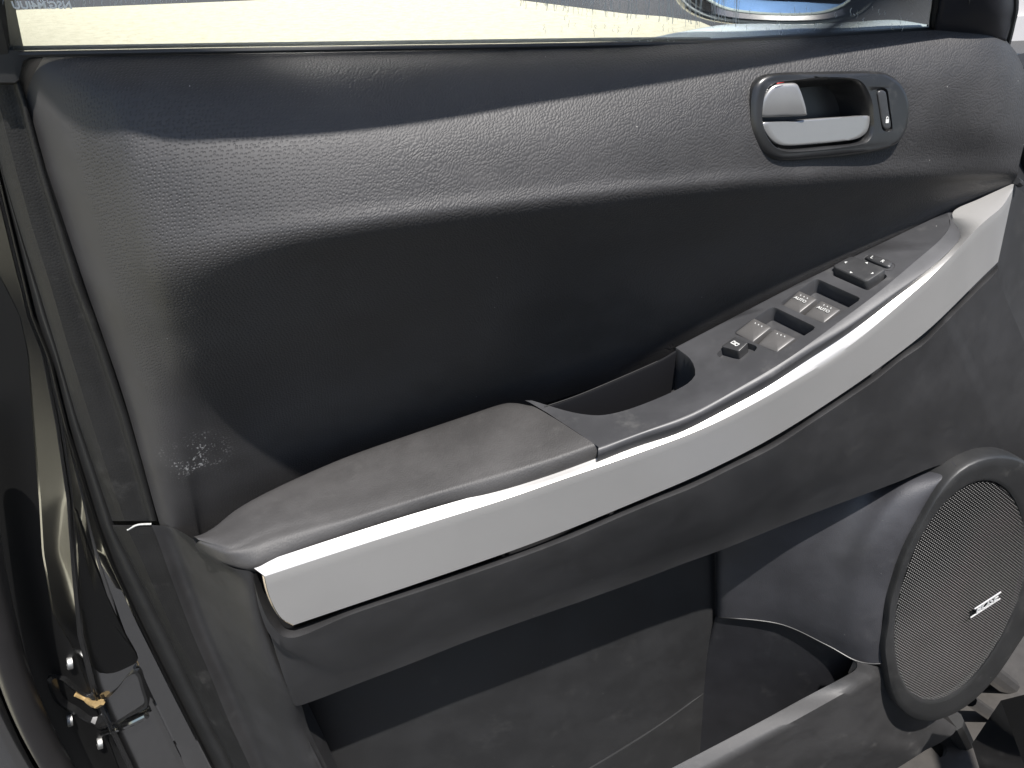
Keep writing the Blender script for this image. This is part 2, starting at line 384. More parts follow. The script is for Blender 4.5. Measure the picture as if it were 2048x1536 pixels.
# rolled front edge
n = 60
a = rs([A(*q) for q in front_top]+[A(1898, 436), A(1893, 424)], n)
b = rs([A(*q, drop=.006) for q in front_edge[:-1]]+[A(1904, 424, drop=.004)], n)
rr = []
for t in (0, .2, .42, .66, .85, 1.0):
    r_ = []
    for p, q in zip(a, b):
        s = math.sin(t*math.pi/2); c = 1-math.cos(t*math.pi/2)
        v = Vector((lerp(p.x, q.x, s), lerp(p.y, q.y, s), lerp(p.z, q.z, c))); r_.append(v)
    rr.append(r_)
rr.append([p+Vector((0, .004, -.012)) for p in b])
rr[0] = a
sp.grid(rr)
for h, d in ((holes[0], .016), (holes[1], .016), (jw, .007), (lw, .007)):   # opening walls
    l0 = [A(*q) for q in h]; c0 = sum(l0, Vector())/len(l0)
    l1 = [p-AN*.0012+(c0-p)*.02 for p in l0]; sp.rings([l0, l1, [p-AN*d+(c0-p)*.08 for p in l0]], False, True)
# pull cup wall and floor
cl = [A(*q) for q in cupd]; cc = A(1240, 775)
sp.grid([cl, [p-AN*.0015+(cc-p)*.012 for p in cl], [p-AN*.03+(cc-p)*.06 for p in cl], [p-AN*.055+(cc-p)*.16 for p in cl]])
# rear rim folds down
rim = [A(*q) for q in dense([(1352,695),(1600,566),(1893,424)], 10)+[(1893,424)]]
sp.grid([rim, [p+Vector((0, .003, -.002)) for p in rim], [p+Vector((0, .004, -.03)) for p in rim]])
swp = obj('switch_panel', sp, SWP, door, angle=38, recalc=False)
# fix normals by facing the camera
def orient(o):
    me = o.data; off = root_off(o) if o.parent else Vector(); bm = bmesh.new(); bm.from_mesh(me)
    for f in bm.faces:
        f.normal_update()
        if f.normal.dot(CAM-(f.calc_center_median()+off)) < 0: f.normal_flip()
    bm.to_mesh(me); bm.free()
orient(swp)
fl = [cl[i]-AN*.053+(cc-cl[i])*.16 for i in range(len(cl))]+[A(1314, 722)-AN*.05, A(1100, 812)-AN*.05]
obj('cup_floor', MB().add(fl+[cc-AN*.053], [(i, (i+1) % len(fl), len(fl)) for i in range(len(fl))]), DRK, swp)
lip = [(1088,812),(1150,791),(1230,758),(1314,721),(1350,700)]
lp = rs([A(*q)+Vector((0, -.001, 0)) for q in lip], 20)
obj('cup_liner', MB().grid([lp, [p+Vector((0, -.0022, -.0006)) for p in lp], [p+Vector((0, -.0030, -.003)) for p in lp], [p+Vector((0, -.002, -.055)) for p in lp]]), simple('cup_shade_black', (.004, .004, .005), .7, spec=.2), swp)  # near-black base colour puts the cup's shade into the liner
obj('cup_rim', MB().tube([p+Vector((0, -.0012, .0006)) for p in lp[:-3]], .0006, 6), EDG, swp)

# ---- button builder: a rounded domed block whose top follows four picture corners
def block(corners, rise, depth, r=.12, bev=.0015, dome=.0, n=5, lift=None, curve=0.0):
    P0 = [A(*q) for q in corners]; ax = ((P0[1]+P0[2])-(P0[0]+P0[3]))*.5; L2 = ax.length; ax = ax.normalized(); bs0 = (P0[0]+P0[3])*.5
    P = [A(*q) for q in corners]
    ctr = sum(P, Vector())/4
    if lift: P = [p+AN*l for p, l in zip(P, lift)]
    out = []
    for i in range(4):
        p, a_, b_ = P[i], P[i-1], P[(i+1) % 4]; A0 = p.lerp(a_, r); B0 = p.lerp(b_, r)
        for k in range(n+1):
            t = k/n; out.append(A0*(1-t)**2+p*2*t*(1-t)+B0*t*t)
    c = sum(out, Vector())/len(out); L = (out[0]-c).length
    top = [p+AN*rise for p in out]
    m = MB()
    ins = [[p+(c+AN*rise-p)*(bev*s/max(L, 1e-4))-AN*0 for p in top] for s in (1,)]
    loops = [[p-AN*depth for p in out], [p+AN*(rise-bev) for p in out], [p+(c-p)*(bev*.3/L)+AN*(rise-bev*.3) for p in out],
             [p+(c-p)*(bev/L)+AN*(rise) for p in out]]
    for s in (.25, .5, .75):
        loops.append([p.lerp(c, bev/L+(1-bev/L)*s)+AN*(rise+dome*(1-(1-s)**2)) for p in out])
    m.rings(loops, False, True)
    if curve:
        for v in m.v:
            t = max(-.1, min(1.1, (v-bs0).dot(ax)/L2)); v += AN*curve*(1-(2*t-1)**2)
    return m
lab = {}
def shift(cs, dx, dy): return [(x+dx, y+dy) for x, y in cs]
switches = [
 ([(1564,611),(1599,585),(1635,601),(1598,626)], 'AUTO', 'rear inboard'), ([(1608,629),(1643,605),(1682,622),(1647,646)], 'AUTO', ''),
 ([(1470,664),(1509,640),(1544,657),(1505,684)], '', ''), ([(1515,687),(1549,662),(1592,678),(1554,704)], '', '')]
def text_mesh(s, org, xd, yd, size, mt, parent, name='lettering', depth=.0002, shear=0, mirror=False, bold=0.0, align='CENTER'):
    c = bpy.data.curves.new('t', 'FONT'); c.body = s; c.size = size; c.extrude = depth; c.shear = shear; c.align_x = align; c.align_y = 'CENTER'; c.offset = bold; c.resolution_u = 3
    t = bpy.data.objects.new('t', c); COL.objects.link(t); bpy.context.view_layer.update()
    me = bpy.data.meshes.new_from_object(t.evaluated_get(bpy.context.evaluated_depsgraph_get())); bpy.data.objects.remove(t); bpy.data.curves.remove(c)
    xd = xd.normalized(); nn = xd.cross(yd).normalized(); yd = nn.cross(xd)
    off = root_off(parent)
    for v in me.vertices:
        x = -v.co.x if mirror else v.co.x
        v.co = org+xd*x+yd*v.co.y+nn*v.co.z-off
    me.materials.clear()
    return obj(name, me, mt, parent)
for cs, t, _ in switches:
    m = block(cs, .001, .010, r=.06, bev=.0012, dome=.0, curve=.0022, lift=[-.002, .0012, .0012, -.002])
    b_ = obj('window_switch', m, BTN, door, angle=40)
    P = [A(*q) for q in cs]; tilt = AN*.0015
    xd = (P[2]-P[1]).normalized(); yd = (P[1]+tilt-P[0]).normalized()
    c = (P[0]+P[1]+P[2]+P[3])/4
    if t: text_mesh(t, c+yd*.0012+AN*.0034, xd, yd, .0054, WHT, b_)
    for k in (-1, 0, 1):
        mm = MB().box(c+yd*.0068+xd*.0044*k+AN*.0030, 0.0005, .0015, .0010, (xd, yd, AN)); obj('tactile_mark', mm, WHT, b_)
# mirror joystick pad, L/R selector, lock-out button
m = block([(1663,541),(1703,519),(1774,546),(1733,573)], .006, .008, r=.16, bev=.002, dome=-.0012)
jp = obj('mirror_control_pad', m, BLK, door, angle=40)
P = [A(*q)+AN*.0055 for q in [(1663,541),(1703,519),(1774,546),(1733,573)]]; c = sum(P, Vector())/4
xd = (P[2]-P[1]).normalized(); yd = (P[1]-P[0]).normalized()
for ex, s in ((P[0].lerp(P[1], .5), 1), (P[1].lerp(P[2], .5), 1), (P[2].lerp(P[3], .5), 1), (P[3].lerp(P[0], .5), 1)):
    q = ex.lerp(c, .28); o1 = (ex-c).normalized(); o2 = AN.cross(o1)
    obj('arrow', MB().add([q+o1*.0022+AN*.0006, q+o2*.0018+AN*.0006, q-o2*.0018+AN*.0006, q+o1*.0018, q+o2*.0014, q-o2*.0014], [(0, 1, 2), (0, 3, 4, 1), (1, 4, 5, 2), (2, 5, 3, 0)]), WHT, jp)
    t0 = ex.lerp(c, .5)
m = block([(1727,519),(1741,511),(1787,527),(1778,540)], .003, .006, r=.32, bev=.0015, dome=.0008)
sel = obj('mirror_selector', m, BLK, door, angle=40)
text_mesh('L', A(1744, 521)+AN*.0042, xd, yd, .006, WHT, sel); text_mesh('R', A(1765, 529)+AN*.0042, xd, yd, .006, WHT, sel)
wl = MB(); l0 = [A(*q)+AN*.0004 for q in rquad([(1721,522),(1738,508),(1793,529),(1782,545)], .3)]; c0 = sum(l0, Vector())/len(l0)
wl.rings([l0, [p-AN*.001+(c0-p)*.06 for p in l0]], False, True); obj('selector_well', wl, DRK, swp)
m = block([(1443,699),(1471,681),(1497,693),(1478,709)], .0045, .008, r=.10, bev=.001, dome=.0003, lift=[0, 0.001, .001, -.0])
lk = obj('window_lock_button', m, BLK, door, angle=30)
c = A(1471, 695)+AN*.0056; ic = MB()
for sx, sy, wx, wy in ((0, .0018, .0085, .0007), (0, -.0018, .0085, .0007), (-.004, 0, .0007, .004), (.004, 0, .0007, .004)): ic.box(c+xd*sx+yd*sy, wx, wy, .0003, (xd, yd, AN))
d1 = (xd*.8+yd*.6).normalized(); ic.box(c, .008, .0007, .0004, (d1, AN.cross(d1), AN)); d1 = (xd*.8-yd*.6).normalized(); ic.box(c, .008, .0007, .0004, (d1, AN.cross(d1), AN))
obj('crossed_window_symbol', ic, WHT, lk)

# ---- silver trim
HT = ([502, 858, 1000, 1200, 1317, 1415, 1500, 1584, 1643, 1702, 1760, 1800, 1846, 1884, 1915, 1921], [.105, .103, .105, .107, .106, .102, .098, .090, .082, .074, .066, .060, .053, .046, .038, .030])
UPp = [(502,1132),(655,1081),(858,1017),(1000,979),(1100,946),(1194,912),(1276,881),(1364,850),(1452,806),(1539,758),(1627,701),(1700,654),(1760,608),(1800,575),(1846,541),(1884,509)]
UP = [(x, y, interp(x, *HT)) for x, y in UPp]+[(1914,481,.038),(1920,460,.030),(1906,424,.008),(1960,397,.004),(2028,366,.001)]
CRp = [(529,1152),(680,1102),(880,1038),(1020,996),(1112,961),(1217,927),(1300,896),(1386,866),(1470,827),(1553,782),(1637,733),(1708,686),(1768,636),(1810,599),(1862,553),(1900,515)]
CR = [(x, y, interp(x-14, *HT)+.011) for x, y in CRp]+[(1930,482,.054),(1950,460,.051),(1975,437,.046),(2004,412,.035),(2026,378,.014)]
LO = [(587,1249),(705,1209),(870,1154),(1020,1103),(1135,1060),(1240,1015),(1310,986),(1385,956),(1465,917),(1545,877),(1627,824),(1698,777),(1755,738),(1800,702),(1845,671),(1885,632),(1920,597),(1943,574),(1963,554),(1981,537),(1995,523)]
ups = [U(*q) for q in UP]; crs = [U(*q) for q in CR]
los = [U(a_[0], a_[1], c_[2]-.004) for a_, c_ in zip(LO, CR)]; los[-1] = U(1995, 523, .022)
los[-2] = U(1984, 534, .028); los[-3] = U(1970, 547, .034)
def blend(a_, b_, t): return [p.lerp(q, t) for p, q in zip(a_, b_)]
nn_ = 160
u_, c_, l_ = (rs(q, nn_) for q in (ups, crs, los))
# keep correspondences smooth by resampling at the same picture stations
def even(P, n):
    return [crom(P, k/(n-1)) for k in range(n)]
u_, c_, l_ = even(ups, nn_), even(crs, nn_), even(los, nn_)
def smooth(P, it=40, end=40):
    P = list(P)
    for _ in range(it):
        Q = list(P)
        for i in range(1, len(P)-end): Q[i] = P[i]*.5+(P[i-1]+P[i+1])*.25
        P = Q
    return P
u_, c_, l_ = smooth(u_), smooth(c_), smooth(l_, 80, 10)
left = [(529,1152),(536,1182),(548,1212),(564,1236),(587,1249)]
tr = MB(); g_ = [[p+Vector((0, .004, -.01)) for p in u_], u_, blend(u_, c_, .5), blend(u_, c_, .86)]
g_.append([p+Vector((0, 0, -.0006)) for p in c_])
fm = []
for k in range(1, 13):
    t = k/12; r_ = blend(c_, l_, t); m_ = crom([Vector((x, y, 0)) for x, y in left], t)
    want = U(m_.x, m_.y, .116-.004*t); dlt = want-r_[0]
    for i in range(26):
        s = (1-i/26)**2; r_[i] = r_[i]+dlt*s
    fm.append([p+Vector((0, -.0008, 0)) for p in r_])
g_ += fm
g_.append([p+Vector((0, .0025, -.0008)) for p in fm[-1]]); g_.append([p+Vector((0, .012, 0)) for p in fm[-1]])
trim = obj('silver_trim', face_cam(tr.grid(g_)), SIL, door, angle=30)
endp = [r_[0] for r_ in g_[1:-1]]
obj('trim_end_edge', MB().grid([[p+Vector((-.0004, -.0004, 0)) for p in endp[3:]], [p+Vector((-.0022, .002, 0)) for p in endp[3:]], [p+Vector((-.0024, .012, 0)) for p in endp[3:]]]), CRM, trim)

# ---- lower panel face
def hC(px): return interp(px, [q[0] for q in CR], [q[2] for q in CR])
groove0 = [(512,1146),(530,1190),(556,1240),(588,1257)]+[(x, y+7) for x, y in LO[1:]]
ridge0 = [(506,1156),(520,1204),(546,1254),(590,1275)]+[(x+1, y+19) for x, y in LO[1:-1]]+[(1996, 540)]
third0 = [(510,1172),(520,1222),(544,1275),(592,1298)]+[(x+2, y+34) for x, y in LO[1:-1]]+[(1995, 556)]
LEDGE = [(585,1404),(594,1412),(640,1397),(720,1366),(830,1324),(939,1281),(1060,1238),(1170,1200),(1281,1160),(1360,1130),(1440,1101),(1520,1069),(1600,1037),(1690,1003),(1790,966),(1880,930),(1950,925),(2050,935),(2150,940)]
nf = 170
def px2(pts, n): return [(q.x, q.y) for q in rs([Vector((x, y, 0)) for x, y in pts], n)]
def hc2(x): return hC(max(x, 529)) if x < 1900 else interp(x, [1900, 1995, 2150], [.054, .028, .02])
G0, R0, T0 = px2(groove0, nf), px2(ridge0, nf), px2(third0, nf)
LG = px2(LEDGE, nf)
def hL(x): return interp(x, [585, 1000, 1440, 1700, 1880, 1950, 2150], [.086, .085, .074, .066, .058, .050, .03])
rowsL = [[U(x, y, hc2(x)-.022) for x, y in G0], [U(x, y-1, hc2(x)-.012) for x, y in G0], [U(x, y-4, hc2(x)-.002) for x, y in R0],
         [U(x, y, hc2(x)+.0006) for x, y in R0], [U(x, y, hc2(x)-.0005) for x, y in T0]]
tr_ = rowsL[-1]
le = [U(x, y, hL(x)) for x, y in LG]; le_in = [U(x-6, y-16, hL(x)+.003) for x, y in LG]
# the right end of the trim rows is carried on beneath the front edge
for t in (.2, .4, .6, .8): rowsL.append([p.lerp(q, t)+Vector((0, -.002*math.sin(t*math.pi), 0)) for p, q in zip(tr_, le_in)])
rowsL += [le_in, le, [p+Vector((0, .006, .002)) for p in le], [p+Vector((0, .06, .004)) for p in le]]
lowp = obj('lower_panel', face_cam(MB().grid(rowsL)), GR2, door, angle=60)
# ---- rear wall of the lower panel (between edge strip and face)
wallrows = [
 [(303,1050,-.002),(330,1052,-.004),(352,1058,.004),(385,1078,.052),(420,1108,.078),(462,1134,.100),(500,1142,.104)],
 [(316,1082,-.002),(345,1084,-.006),(372,1092,.010),(405,1110,.040),(440,1136,.074),(478,1160,.098),(507,1178,.106)],
 [(349,1174,-.002),(378,1174,-.008),(405,1178,.014),(435,1190,.042),(466,1208,.072),(495,1226,.096),(519,1240,.104)],
 [(385,1268,-.002),(414,1270,-.008),(440,1276,.014),(470,1288,.040),(498,1302,.068),(524,1316,.090),(548,1326,.098)],
 [(420,1349,-.002),(450,1352,-.008),(475,1360,.012),(506,1372,.036),(535,1384,.062),(560,1396,.080),(584,1406,.086)],
 [(458,1443,-.004),(490,1446,-.008),(515,1452,.010),(545,1460,.030),(570,1466,.050),(588,1466,.060),(602,1462,.062)],
 [(505,1545,-.004),(532,1548,-.008),(556,1552,.008),(585,1556,.026),(610,1560,.044),(628,1558,.056),(646,1552,.058)],
 [(560,1680,-.004),(590,1680,-.008),(615,1680,.008),(640,1680,.026),(665,1680,.044),(690,1680,.056),(705,1680,.058)]]
wr = [[U(*q) for q in r_]+[U(r_[-1][0]+18, r_[-1][1]+2, r_[-1][2]-.010)] for r_ in wallrows]
obj('rear_wall', face_cam(MB().loft(wr, 50, 70)), GR2, door, angle=70)
# cuff below the pad's rear end
cf = [(450,1132,.098),(480,1137,.102),(503,1138,.106),(512,1146,.106)]; cf2 = [(455,1146,.099),(482,1153,.104),(500,1154,.108),(506,1158,.107)]
# ---- recess wall behind lower-left corner and back panel of the door pocket
edge = [(584,1406),(602,1462),(646,1552),(705,1680)]
e0 = rs([U(x, y, .060 if i else .086) for i, (x, y) in enumerate(edge)], 24)
obj('pocket_side', face_cam(MB().grid([e0, [p+Vector((.003, .001, 0)) for p in e0], [p+Vector((.006, .05, 0)) for p in e0]])), GR2, door)
cols = [(575,-.020),(700,-.020),(900,-.018),(1100,-.018),(1280,-.020),(1370,-.026),(1412,-.034),(1428,-.046),(1434,-.07)]
bp = []
for t in (0, .25, .5, .75, 1):
    r_ = []
    for x, h in cols:
        y0 = interp(x, [575, 1440], [1330, 1010]); r_.append(U(x+ (0 if x < 1300 else 0), lerp(y0, 1700, t), h+.006*math.sin(t*3)))
    bp.append(r_)
BKP = plastic('pocket_back_vinyl', (0.016, 0.016, 0.0165), 0.6, 'fine', 500, 0.3, 0.08, 0.0004)
obj('pocket_back_panel', face_cam(MB().loft(bp, 90, 30)), BKP, door, angle=80)
# pocket liner in front of the back panel's lower right
sm = [(1428,1366),(1418,1378),(1385,1404),(1330,1444),(1260,1490),(1180,1538),(1090,1590)]
s0 = [U(x, y, interp(x, [1280, 1370, 1412, 1430], [-.014, -.020, -.028, -.046])+.003) for x, y in sm]; s0 = rs(s0, 40)
s1 = rs([U(x, 1720, interp(x, [1280, 1370, 1412, 1430], [-.012, -.018, -.027, -.046])+.003) for x, y in sm], 40)
obj('pocket_liner', face_cam(MB().grid([[p+Vector((0, .004, 0)) for p in s0], s0, s1])), BKP, door)

# ---- speaker pod
scf = Vector((.34, -.893, .297)).normalized()   # plane on which the grille outline fits a circle
scn = Vector((.06, -.98, .12)).normalized()
sc = U(1925, 1182, .100)
def SPp(px, py, off=0.0):
    d = ray(px, py); t = (sc+scn*off-CAM).dot(scn)/d.dot(scn); return CAM+d*t
grl = [(2000,962),(1960,972),(1926,993),(1890,1034),(1857,1087),(1832,1152),(1813,1230),(1806,1297),(1813,1355),(1835,1395),(1871,1415),(1902,1415),(1951,1386),(2005,1323),(2036,1252)]
gw = [SPp(*q) for q in grl]
cen = SPp(1924.6, 1182); rad = sum((p-cen).length for p in gw)/len(gw)
print('grille radius', rad, [round((p-cen).length, 4) for p in gw])
ex = (Vector((1, 0, 0))-scn*scn.x).normalized(); ey = scn.cross(ex)
NS = 96
def onplane(p, off=0.0):
    d = p-CAM; t = (sc+scn*off-CAM).dot(scn)/d.dot(scn); return CAM+d*t
fx = (Vector((1, 0, 0))-scf*scf.x).normalized(); fy = scf.cross(fx)
def SPf(px, py):
    d = ray(px, py); t = (sc-CAM).dot(scf)/d.dot(scf); return CAM+d*t
fcen = SPf(1924.6, 1182); frad = sum((SPf(*q)-fcen).length for q in grl)/len(grl)
gell = [onplane(fcen+(fx*math.cos(a_)+fy*math.sin(a_))*frad) for a_ in [2*math.pi*k/72 for k in range(72)]]
gpf = sorted([(math.atan2((p-cen).dot(ey), (p-cen).dot(ex)), (p-cen).length) for p in gell])
def rin(th):
    th = (th+math.pi) % (2*math.pi)-math.pi
    return interp(th, [gpf[-1][0]-2*math.pi]+[a_ for a_, _ in gpf]+[gpf[0][0]+2*math.pi], [gpf[-1][1]]+[r_ for _, r_ in gpf]+[gpf[0][1]])*(1+.09*max(0, math.cos(th))**2)
def circ(r, off=0.0, c=None): return [(c or cen)+ex*r*rin(2*math.pi*k/NS)*math.cos(2*math.pi*k/NS)+ey*r*rin(2*math.pi*k/NS)*math.sin(2*math.pi*k/NS)+scn*off for k in range(NS)]
ringpx = [(1969,904),(1935,918),(1902,939),(1848,1029),(1808,1100),(1786,1163),(1770,1252),(1768,1341),(1777,1386),(1804,1435),(1839,1455),(1875,1451),(1924,1431),(1982,1377),(2023,1319),(2048,1279),(2108,1190),(2134,1090),(2126,1000),(2084,935),(2018,903)]
rw = [SPp(*q) for q in ringpx]
# radial profile of ring outer edge by angle, mirrored where out of frame
prof = sorted([(math.atan2((p-cen).dot(ey), (p-cen).dot(ex)), (p-cen).length) for p in rw])
print('ring profile', [(round(math.degrees(a_)), round(r_/rad, 3)) for a_, r_ in prof])
ao = [a_ for a_, _ in prof]; ro = [r_ for _, r_ in prof]
def rout(th):
    th = (th+math.pi) % (2*math.pi)-math.pi
    xs = [ao[-1]-2*math.pi]+ao+[ao[0]+2*math.pi]; ys = [ro[-1]]+ro+[ro[0]]
    return interp(th, xs, ys)
rs_ = [rout(2*math.pi*k/NS) for k in range(NS)]
ri_ = [rin(2*math.pi*k/NS) for k in range(NS)]
for _ in range(4): rs_ = [(rs_[k-1]+rs_[k]*2+rs_[(k+1) % NS])/4 for k in range(NS)]
rs_ = [r_*(.965-.02*max(0, -math.cos(2*math.pi*k/NS))) for k, r_ in enumerate(rs_)]
def rloop(f, off, add=0): return [cen+(ex*math.cos(2*math.pi*k/NS)+ey*math.sin(2*math.pi*k/NS))*(lerp(ri_[k], rs_[k], f)+add)+scn*off for k in range(NS)]
rg = MB(); rg.rings([rloop(0, -.008, -.0012), rloop(0, .0004, -.0014), rloop(.05, .0018), rloop(.12, .002), rloop(.6, .0016), rloop(.93, .0010), rloop(.985, -.0004), rloop(1.01, -.0026), rloop(1.03, -.007), rloop(1.035, -.05)])
ring = obj('speaker_ring', rg, plastic('speaker_ring_plastic', (0.018, 0.018, 0.018), .5, 'fine', 420, .3, .15, .0004), door, angle=50)
# grille: a perforated sheet, one hexagonal cell per hole
pit = .0038; gm = MB(); hx = []
u1 = (ex*math.cos(.35)+ey*math.sin(.35)); u2 = scn.cross(u1)
rws = int(rad*3/(pit*.866))+2; cnt = 0
for j in range(-rws//2, rws//2+1):
    for i in range(-int(rad*1.5/pit)-2, int(rad*1.5/pit)+3):
        c2 = u1*((i+.5*(j % 2))*pit)+u2*(j*pit*.866)
        if c2.length > .0001 and c2.length > rin(math.atan2(c2.dot(ey), c2.dot(ex)))-.0006: continue
        c = cen+c2+scn*(-.0015)
        cx = min(1, (c2.length/rad)**2); c = c+scn*.004*(1-cx)
        AG = [k*math.pi/6 for k in range(12)]
        O_ = [c+(u1*math.cos(a_)+u2*math.sin(a_))*pit*(.5774 if k % 2 else .5)+scn*(.0006 if k % 2 else -.0003) for k, a_ in enumerate(AG)]
        I_ = [c+(u1*math.cos(a_)+u2*math.sin(a_))*pit*(.407 if k % 2 else .46)-scn*.0004 for k, a_ in enumerate(AG)]
        gm.rings([O_, I_]); cnt += 1
print('grille cells', cnt)
gme = obj('speaker_grille', gm, GRM, ring, angle=20, recalc=False, kind='stuff')
gb = MB().rings([circ(1.01, -.006)], True, False); obj('grille_backing', gb, simple('cloth_black', (.003, .003, .003), .9, spec=.1), ring)
# badge
bx = (SPp(1993, 1176)-SPp(1928, 1218)); bl = bx.length; bx.normalize(); by = scn.cross(bx); bc = SPp(1961, 1199)+scn*.0105
bdg = empty('car_door', (0, 0, 0), '', '') if False else None
bm_ = MB(); hgt = .0120; sh = .42
def para(c, w_, h_, z0, z1):
    q = [c+bx*(sx*w_/2+sy*h_/2*sh)+by*sy*h_/2 for sx, sy in ((-1, -1), (1, -1), (1, 1), (-1, 1))]
    return [p+scn*z0 for p in q], [p+scn*z1 for p in q]
a0, a1 = para(bc+bx*.003+by*(hgt*.5-.0004), bl*.80, .0009, -.001, .0006); bm_.rings([a0, a1], True, True)
a0, a1 = para(bc-bx*.003-by*(hgt*.5-.0004), bl*.90, .0009, -.001, .0006); bm_.rings([a0, a1], True, True)
badge = obj('speaker_badge', bm_, LOGO, door)
text_mesh('BOSE', bc-bx*.001, bx, by, hgt*1.28, LOGO, badge, depth=.0004, shear=.42, bold=.00035)
# flank of the pod: rises from the deep of the pocket to the ring
ringleft = [(1925,912),(1888,938),(1848,990),(1808,1062),(1782,1130),(1766,1210),(1758,1290),(1762,1345)]
fl_rows = []
stat = [0, .14, .3, .46, .6, .74, .88, 1.0]
lefty = [1075, 1100, 1130, 1160, 1190, 1215, 1232, 1236]
mids = [(1560,1030),(1560,1075),(1560,1115),(1560,1150),(1560,1180),(1560,1205),(1560,1232),(1560,1248)]
for i, (rx, ry) in enumerate(ringleft):
    q_ = SPp(rx, ry)-cen; k_ = round(math.atan2(q_.dot(ey), q_.dot(ex))/(2*math.pi)*NS) % NS; e = rloop(1.022, -.0085)[k_]
    p0 = U(1431, lefty[i], -.045); p1 = U(1450, lefty[i]-1, -.016); p2 = U(*mids[i], .018)
    p3x, p3y = lerp(1560, rx, .45), lerp(mids[i][1], ry, .42)
    ef = e+Vector((.004, .02, 0))
    p3 = U(p3x, p3y, lerp(-.0, -e.y, (.42, .5, .56, .58, .58, .58, .58, .58)[i])); p4 = U(lerp(1560, rx, .76), lerp(mids[i][1], ry, .76), lerp(0, -e.y, (.58, .74, .84, .87, .87, .87, .87, .87)[i]))
    fl_rows.append([p0, p1, p2, p3, p4, e, ef])
fm_ = face_cam(MB().loft(fl_rows, 70, 60)); obj('speaker_pod', fm_, plastic('pod_vinyl', (.034, .034, .038), .5, 'leather', 620, .35, .1, .0005), door, angle=80)
seam = fl_rows[-1]
# liner below the pod seam, base colour darkened for the pocket's shade
ls = even(seam, 60)
obj('pocket_front_liner', face_cam(MB().grid([[p+Vector((0, .0, -.0012)) for p in ls], [p+Vector((0, .006+.030*(k/59)**2, -.004)) for k, p in enumerate(ls)], [p+Vector((-.01, .012+.06*(k/59)**2, -.12)) for k, p in enumerate(ls)], [p+Vector((-.02, .02+.05*(k/59)**2, -.4)) for k, p in enumerate(ls)]])), plastic('shaded_liner_vinyl', (.008, .008, .010), .6, 'fine', 500, .2, .1, .0003), door)
sb = [p+Vector((0, -.0008, .0004)) for p in ls[6:]]
obj('pod_seam_bead', MB().tube(sb, .0009, 6), BZL, door)
# ---- outer wall of the door pocket with its light lip
inn = [(1200,1612,.105),(1344,1536,.105),(1505,1452,.104),(1608,1396,.102),(1690,1353,.106),(1712,1338,.106),(1714,1326,.105),(1709,1321,.104)]
out = [(1270,1612,.122),(1417,1536,.122),(1570,1452,.121),(1660,1402,.120),(1722,1367,.115),(1748,1353,.112),(1757,1345,.110),(1757,1334,.108)]
bot1 = [(1560,1630,.112),(1722,1536,.112),(1798,1501,.112),(1838,1484,.100),(1862,1474,.092),(1880,1464,.086),(1893,1456,.080),(1900,1446,.074)]
bot2 = [(1620,1640,.098),(1780,1545,.098),(1830,1514,.098),(1852,1500,.088),(1876,1488,.084),(1892,1478,.082),(1906,1468,.080),(1914,1456,.078)]
I, O, B1, B2 = ([U(*q) for q in r_] for r_ in (inn, out, bot1, bot2))
def em(P, n=60): return even(P, n)
I, O, B1, B2 = em(I), em(O), em(B1), em(B2)
pw = [[p+Vector((0, .004, -.03)) for p in I], [p+Vector((0, .0015, -.002)) for p in I], I, blend(I, O, .3), blend(I, O, .7), O]
pw += [[p+(q-p)*.05+Vector((0, -.0015, 0)) for p, q in zip(O, B1)]]
for t in (.15, .4, .7, .95): pw.append([p+(q-p)*t+Vector((0, -.003*math.sin(t*3.14), 0)) for p, q in zip(O, B1)])
pw += [B1, blend(B1, B2, .5), B2, [p+Vector((0, .05, 0)) for p in B2]]
obj('pocket_wall', face_cam(MB().grid(pw)), plastic('pocket_wall_plastic', (.034, .033, .033), .52, 'fine', 420, .45, .3, .0006), door, angle=60)

# ---- front side piece at the right margin (behind trim end)
fe = [[U(2026,368,.0),U(2040,380,-.012),U(2075,400,-.03)],[U(1996,522,.012),U(2020,540,-.005),U(2075,560,-.03)],[U(1984,590,.012),U(2015,610,-.002),U(2080,640,-.03)],[U(1992,680,.02),U(2030,720,.0),U(2100,760,-.03)],[U(2030,790,.02),U(2060,820,0),U(2130,850,-.03)],[U(2100,900,.03),U(2120,930,0),U(2160,950,-.03)]]
obj('front_edge_panel', face_cam(MB().loft(fe, 16, 40)), GR2, door, angle=80)
obj('front_edge_clip', MB().tube([U(2033,362,.004),U(2040,368,.0)], .004, 8), BZL, door)

# ---- rear edge strip (upper) : gap, ridge, grained face, lit band
ys = [140,165,200,351,452,566,690,830,950,1044]
tG = [40,46,57,98,130,168,214,260,295,320]
def tabl(y, T): return interp(y, ys, T)
tR = [22,34,46,86,118,153,200,246,281,307]; tV = [10,24,36,76,106,141,187,233,268,295]
tB = [-20,-14,-6,33,62,98,134,177,216,249]; tL = [-40,-36,-30,8,38,74,112,153,194,226]
st = []
for y in [132,140,150,165,180,200,250,300,351,400,452,510,566,630,690,760,830,890,950,1000,1042]:
    top = max(0, (165-y)/30)
    def q(T, h, dy=0): return U(tabl(y, T), y+dy, h-.02*top*top)
    st.append([q(tG,-.028), U(tabl(y,tG)-4, y, -.010-.02*top), q(tR,-.005), U(tabl(y,tR)-7, y, -.008-.02*top), q(tV,-.013), U(lerp(tabl(y,tV), tabl(y,tB), .5), y, -.013-.02*top), U(tabl(y,tB)+4, y, -.014-.02*top), q(tB,-.015), U(lerp(tabl(y,tB), tabl(y,tL), .6), y, -.022-.02*top), q(tL,-.034), U(tabl(y,tL)-1, y, -.06)])
obj('rear_edge_strip', face_cam(MB().grid([even(r_, 44) for r_ in st])), EDG, door, angle=50)
